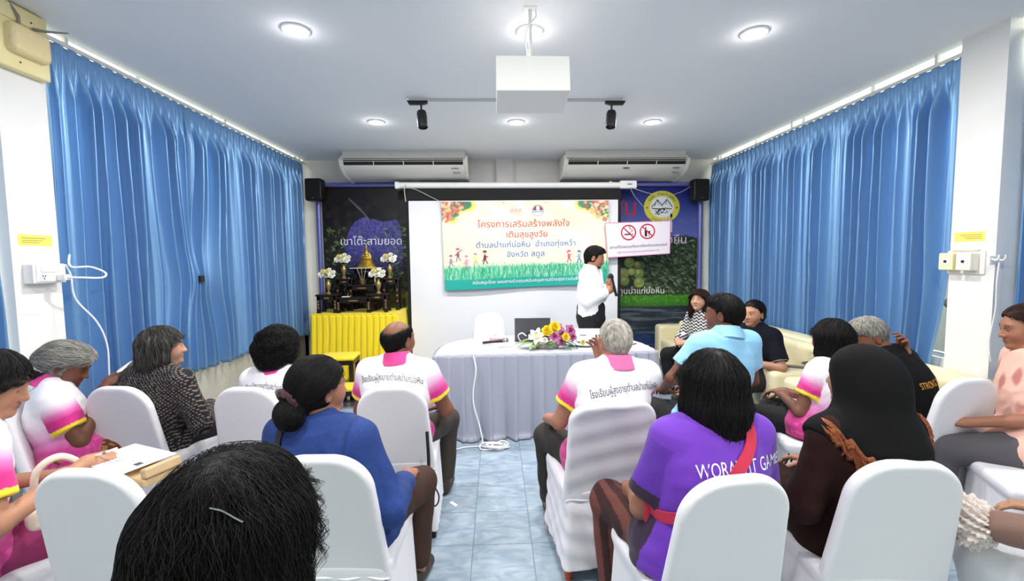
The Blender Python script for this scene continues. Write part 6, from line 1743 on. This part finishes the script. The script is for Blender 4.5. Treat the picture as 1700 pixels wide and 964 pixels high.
# ---- second row, aisle side
ch = chair(.75, 1.33, 7, 'white chair before the woman in the purple shirt')
def purple(V, N, I):
    c = np.tile(lin('#6a2fb2'), (len(V), 1)); t = (V-I['A'])@I['up']/I['TL']
    for s in 'LR':
        ab = I['el'][s]-I['sh'][s]; L = np.linalg.norm(ab); d = ab/L; pa = V-I['sh'][s]; u = (pa@d)/L; per = np.linalg.norm(pa-np.outer(pa@d, d), axis=1)
        sd = -1 if s == 'L' else 1; out = ((V-I['nb'])@I['X'])*sd
        m = ((u > .66) & (per < .09) & (out > .14)); c[m] = lin('#2a1230')
        m2 = ((u > .05) & (u <= .66) & (per < .09) & (out > .165)); c[m2] = lin('#5a26a0')
    return c
def stripes(V, N, I): return np.where((np.sin(V[:, 0]*2*math.pi/.06+V[:, 2]*8) > 0)[:, None], lin('#6d3b33'), lin('#3a1c1a'))
I = person('woman with long black hair in a purple shirt with white lettering', (.80, 1.63, 1.262), 5, at=ch, hyaw=4, hs=1.03, skin='#9a6a52', hstyle='long', hcol=BLACK, hl=1.12, seed=27, shirt='purple_shirt', shirtcol=purple, sleeve=.80, trousers=stripes, build=1.06, legw=1.4,
    arms=dict(L=dict(el=(-.10, .03, -.27), wr=(-.13, .26, .62))))
nb = I['nb']
place_text(I, 'WORAWIT GAME', nb[2]-.145, .36, '#f2f0f6', .03, .010, -1, .03, size=1.35)
red_m = mat('red webbing', '#cf2f4c', .55, bump=.3, bscale=900)
r, Mi, P = sash(I, 'sling_bag', 'bright red sling strap across the purple shirt', 'bag', [nb+np.array((.11, .07, -.05)), nb+np.array((.09, -.05, .02)), nb+np.array((.065, -.12, -.06)), nb+np.array((-.03, -.15, -.155)), nb+np.array((-.12, -.15, -.235)), nb+np.array((-.185, -.10, -.29)), nb+np.array((-.20, .0, -.32))], .042, .004, red_m, off=.006)
e = Mi @ P[-1]; MB().box(-.03, .03, -.05, .06, -.05, .03, Matrix.Translation(e)).build('pouch', red_m, r, bevel=.012)
ch = chair(1.365, 1.40, -4, 'white chair before the woman in the black headscarf')
DB = '#2a1512'
def hijab(I):
    q = Sdf(); T, R, hs = I['T'], I['R'], I['hs']; nb, up = I['nb'], I['up']
    q.ell(T((0, -.012, .030)), np.array((.097, .112, .106))*hs, R, .02); q.ell(T((0, -.085, .0)), np.array((.070, .055, .075))*hs, R, .05)
    q.cone(T((0, -.03, -.03)), nb+np.array((0, -.01, .02)), .092*hs, .095, k=.05)
    q.cone(nb+np.array((0, -.02, .03)), nb+np.array((0, -.045, -.10)), .095, .150, k=.08)
    for s in (-1, 1): q.cone(nb+np.array((0, 0, .0)), I['sh']['L' if s < 0 else 'R']+np.array((s*.015, 0, -.01)), .075, .070, k=.05); q.cone(I['sh']['L' if s < 0 else 'R']+np.array((0, 0, -.01)), I['sh']['L' if s < 0 else 'R']+np.array((s*.03, -.01, -.16)), .072, .066, k=.05)
    q.cone(nb+np.array((0, -.03, -.10)), nb+np.array((0, -.015, -.36)), .125, .125, k=.08)
    zh = lambda P: nb[2]-.385+1.42*np.abs(P[..., 0]-nb[0])+.25*np.clip(P[..., 1]-nb[1], 0, 1)
    q.fn(lambda P: (zh(P)-P[..., 2])*.8, k=.006)
    q.ell(T((0, .085, -.02)), np.array((.058, .06, .085))*hs, R, .01, 's')     # face opening
    V, F = q.mesh(.0065); N = vnormals(V, F); t = np.clip((nb[2]+.10-V[:, 2])/.2, .1, 1)
    V = V+N*(.007*np.sin(np.arctan2(V[:, 0]-nb[0], -(V[:, 1]-nb[1]-.08))*9+V[:, 2]*9+1.5*wob(V, 9, 4))*t)[:, None]
    h = link('headscarf', np_mesh('headscarf', V, F, True, None, [mat('black headscarf', '#0b0b0c', .9, spec=.2)]), I['root'])
    bv = BVHTree.FromPolygons([tuple(v) for v in V], [tuple(f) for f in F])
    rows = []; n = 150
    for i in range(n+1):
        x = -.235+.47*i/n; row = []
        for k in range(5):
            z = nb[2]-.385+1.42*abs(x)+.016+.075*k/4+.012*math.sin(i*.62); hit = bv.ray_cast(Vector((nb[0]+x, -1, z)), Vector((0, 1, 0)))
            row.append(None if hit[0] is None else hit[0]+hit[1]*(.004 if k in (0, 2, 4) else .009))
        rows.append(row)
    vs = []; fs = []
    for i in range(n):
        for k in range(4):
            qd = [rows[i][k], rows[i+1][k], rows[i+1][k+1], rows[i][k+1]]
            if any(v is None for v in qd): continue
            if max((qd[a]-qd[(a+1) % 4]).length for a in range(4)) > .08: continue
            b = len(vs); vs += qd; fs.append((b, b+1, b+2, b+3))
    o = MB().add(vs, fs).build('beaded_trim', mat('copper bead trim', '#a8623f', .3, metal=.6, bump=1.0, bscale=330, var=.5, vscale=260), h, smooth='all')
    o.modifiers.new('t', 'SOLIDIFY').thickness = .003
I = person('woman in black headscarf with copper beaded zigzag trim and dark brown dress', (1.385, 1.64, 1.262), 10, at=ch, hyaw=14, hs=1.04, skin='#9a6c54', hstyle=None, seed=31, shirt='brown_dress', smat=DARKM, shirtcol=DB, sleeve=1.8, trousers=lambda V, N, I: np.tile(lin(DB), (len(V), 1)), build=1.04, extra=hijab,
    arms=dict(L=dict(el=(-.09, .02, -.27))))
# ---- far side of the audience
ch = chair(2.30, 2.64, 72, 'white chair under the woman with the black bob in pink and white polo')
I = person('woman with smooth black bob in pink and white polo, seen from behind', (2.11, 2.74, 1.205), 26, at=ch, hyaw=-14, hs=1.03, skin='#7a5140', hstyle='bob', hcol=BLACK, hl=1.05, seed=33, shirt='polo_shirt', shirtcol=polo(.60), sleeve=.60, collar='#d23a50', trousers='#121214', build=1.06,
    arms=dict(L=dict(el=(-.09, .06, -.24), wr=(-.05, .22, .68), d=(.8, .6, 0))))
slogan(I, .12, .36, .022, -2)
ch = chair(2.61, 2.34, 6, 'white chair behind the man in the black shirt with gold lettering')
def satun(V, N, I): return np.tile(lin('#0d0c0f'), (len(V), 1))
I = person('grey haired man in a black shirt with gold lettering, hand on his neck', (2.40, 2.80, 1.205), 34, at=ch, fem=False, hyaw=48, hpitch=22, hs=1.02, neck=(-.02, .10, .085), lean=(-.03, .12), skin='#8a5a46', hstyle='short', hcol=GREY, seed=35, shirt='black_shirt', smat=DARKM, shirtcol=satun, sleeve=.9, trousers='#1a191c', build=1.12,
    arms=dict(R=dict(el=(.12, .14, -.10), wr=(.085, .10, 1.03), d=(-.75, -.2, .55), n=(.1, -.6, .75), curl=.45), L=dict(el=(-.06, .12, -.24))))
place_text(I, 'STRONG SATUN', I['nb'][2]-.165, .30, '#e3a63a', .014, -.0, 2, .01, size=1.2)
ch = chair(3.02, 1.98, 66, 'white chair under the woman in the pink floral blouse')
def floral(V, N, I):
    n = wob(V, 24, 2); k = np.clip((n-.55)*3, 0, 1)[:, None]*.75; return lin('#eab9a8')*(1-k)+lin('#a84a4a')*k
I = person('woman in pink floral blouse with a pearl earring at the picture edge', (2.97, 2.40, 1.318), 58, at=ch, hyaw=8, hpitch=10, hs=1.04, skin='#a06c54', hstyle='tied', hcol=BROWN, seed=37, eyes=True, shirt='floral_blouse', shirtcol=floral, sleeve=.75, trousers='#565358', build=1.16)
T = I['T']; MB().ball(T((-.092, -.008, -.046)), .006, 8, 6).ball(T((-.093, -.008, -.060)), .0045, 8, 6).build('earring', mat('pearl', '#efe9e2', .2), I['body_obj'], smooth='all')
ch = chair(2.20, 1.0, 30, 'white chair in the near corner under the brown sleeve')
I = person('person in brown sleeves with a ruffled lace cuff, only the arm in view', (2.06, 1.30, 1.27), 30, at=ch, hs=1.0, skin='#a67a62', hstyle='bob', hcol=BLACK, seed=41, shirt='brown_blouse', shirtcol='#7d5f53', sleeve=1.9, trousers='#d9d9de', build=1.1,
    arms=dict(L=dict(el=(-.10, .14, -.24), wr=(-.24, .405, .67), d=(-.2, 1, -.5), n=(-.5, 0, 1))))
e, w_ = I['el']['L'], I['wr']['L']; d = nrm(w_-e); c = e+(w_-e)*.80; u = nrm(np.cross(d, (0, 0, 1))); v = np.cross(d, u)
def ruff(U, W):
    a = U*2*np.pi; rr = .048+.032*np.sin(np.pi*np.clip(W*1.15, 0, 1))+.012*np.sin(a*9+W*9)*(.3+W)+.010*np.sin(a*17-W*21)+.006*np.sin(a*31+W*33); return c+np.outer(W*.15, d)+(np.cos(a)*rr)[:, None]*u+(np.sin(a)*rr)[:, None]*v
P, F = sheet(ruff, 160, 24); o = link('lace_cuff', np_mesh('lace_cuff', P, F, True, None, [mat('ruffled lace', '#dccfc9', .6, var=.18, vscale=60, bump=.4, bscale=120)]), I['shirt_obj']); o.modifiers.new('t', 'SOLIDIFY').thickness = .002
p = W2(I, w_+d*.10); r = thing('leather_pouch', 'brown leather pouch held under the ruffled lace cuff', 'pouch', tuple(p), 40)
MB().box(-.06, .05, -.05, .06, -.05, -.005).build('case', mat('brown leather', '#7a4a30', .45), r, bevel=.01)
MB().box(-.062, .052, -.052, .0, -.03, -.002).build('flap', MATS['brown leather'], r, bevel=.006)

# ---- on the sofa
def waves(V, N, I):
    x = V[:, 0]+.6*V[:, 1]; a = np.sin((V[:, 2]+.010*np.sin(x*2*math.pi/.07))*2*math.pi/.036); return np.where((a > .1)[:, None], lin('#e9e6e6'), lin('#1c1a1d'))
I = person('woman in black and white wavy print blouse on the sofa with hands clasped', (2.36, 5.12, 1.228), 108, hyaw=22, hpitch=-10, hs=1.06, seat=.42, skin='#c99a80', hstyle='long', hcol=['#1d110e', '#2c1a15', '#3a241c'], hl=.72, seed=43, shirt='wavy_blouse', shirtcol=waves, smat=DOTM, sleeve=1.85, trousers='#121114', build=1.0, eyes=True,
    arms=dict(L=dict(el=(-.09, .06, -.25), wr=(-.065, .33, .625), d=(1, .25, -.15), n=(0, .5, 1), curl=.55), R=dict(el=(.09, .06, -.25), wr=(.065, .32, .635), d=(-1, .3, -.1), n=(0, .5, 1), curl=.55)))
def navy(V, N, I): return np.tile(lin('#10131d'), (len(V), 1))
I = person('woman with tied back hair in navy polo leaning on the sofa armrest', (2.36, 4.03, 1.20), 112, hyaw=8, hs=1.0, seat=.42, skin='#b58468', hstyle='tied', hcol=BLACK, hl=.7, seed=45, shirt='navy_polo', smat=DARKM, shirtcol=navy, sleeve=.82, collar='#161a26', trousers='#17171b', build=1.12, eyes=True,
    arms=dict(L=dict(el=(-.13, .05, -.25), wr=(-.05, .27, .66), d=(.8, .6, 0), n=(0, 0, 1))))
nb = I['nb']; f = I['shirt']; bv = BVHTree.FromPolygons([tuple(v) for v in f[0]], [tuple(x) for x in f[1]])
for dz in (-.06, -.10, -.14):
    h = bv.ray_cast(Vector((nb[0], 1.2, nb[2]+dz)), Vector((0, -1, 0)))
    if h[0] is not None: MB().ball(h[0], .006, 8, 6).build('button', white_pl, I['shirt_obj'])
m = MB()
for dz, w_ in ((0, .012), (.012, .016), (.024, .010), (.034, .006)):
    h = bv.ray_cast(Vector((nb[0]-.085, 1.2, nb[2]-.17+dz)), Vector((0, -1, 0)))
    if h[0] is not None: m.ball(h[0], (w_*.7, .003, .006), 8, 6)
if m.v: m.build('chest_emblem', inkm('#e8e6ea'), I['shirt_obj'])
e, s_ = I['el']['L'], I['sh']['L']; c = s_+(e-s_)*.82; d = nrm(e-s_)
for k in 'LR':
    e, s_ = I['el'][k], I['sh'][k]; d = nrm(e-s_); c = s_+(e-s_)*.815; u = nrm(np.cross(d, (0, 1, 0.2))); v = np.cross(d, u)
    MB().tube([tuple(c+.0655*(math.cos(2*math.pi*i/24)*u+math.sin(2*math.pi*i/24)*v)) for i in range(25)], .0035, 6, caps=False).build('sleeve_piping', white_pl, I['shirt_obj'], smooth=True)

# ---- the speaker
def shirtw(V, N, I): return np.tile(lin('#f1f1f4'), (len(V), 1))
I = person('man in white long sleeved shirt and black trousers speaking into a microphone', (1.115, 5.05, 1.735), -118, fem=False, sit=False, seat=.93, hyaw=12, hpitch=16, hs=1.02, neck=(0, .045, .118), lean=(0, .0), skin='#a87458', hstyle='quiff', hcol=BLACK, seed=47, shirt='white_shirt', shirtcol=shirtw, sleeve=1.93, trousers='#121215', build=1.03, eyes=True, hem=.17, trt=.27, nkh=.03, collar='#f3f3f6',
    arms=dict(R=dict(el=(.07, .02, -.275), wr=(.075, .215, 1.235), d=(-.85, .35, .25), n=(.25, .8, .1), curl=[.9, 1, 1.05, 1.1], thumb=.7), L=dict(el=(-.08, .05, -.27), wr=(-.060, .205, 1.285), d=(.8, .4, .35), n=(-.25, .8, -.1), curl=[.9, 1, 1.05, 1.1], thumb=.7)))
MB().box(-.16, .16, .11, .125, I['pel'][2]-.03, I['pel'][2]+.005).build('belt', strap_m, I['root'], bevel=.004)
T = I['T']; m = MB()
for i in range(40):
    a = -1.3+2.6*i/39; m.tube([T((.044*math.sin(a), .052+.038*math.cos(a), -.080)), T((.042*math.sin(a), .056+.040*math.cos(a), -.100))], .0022, 4)
for i in range(14): x = -.022+.044*i/13; m.tube([T((x, .099-abs(x)*.2, -.044)), T((x*1.15, .099-abs(x)*.2, -.051))], .0016, 4)
m.build('beard', hair_m if False else mat('beard hair', '#17110f', .7), I['body_obj'])
hc = W2(I, np.array((.0, .258, 1.30)))
r = thing('microphone', 'black handheld microphone in the hands of the standing speaker', 'microphone', tuple(hc), -118)
M = Matrix.Rotation(rad(16), 4, 'X')
MB().lathe([(0, -.13), (.013, -.13), (.0155, -.12), (.0155, .0), (.019, .055), (.020, .07), (0, .07)], 16, M=M, caps=False).build('body', blk, r, smooth=True)
MB().lathe([(.019, .068), (.026, .078), (.028, .098), (.025, .116), (.014, .128), (0, .132)], 16, M=M, caps=False).build('grille', mat('dark mesh', '#2c2c30', .4, metal=.8, bump=.5, bscale=700), r, smooth=True)
chair(-.10, 5.72, 180, 'white chair standing alone between the table and the screen')
# prototypes have all been used in place
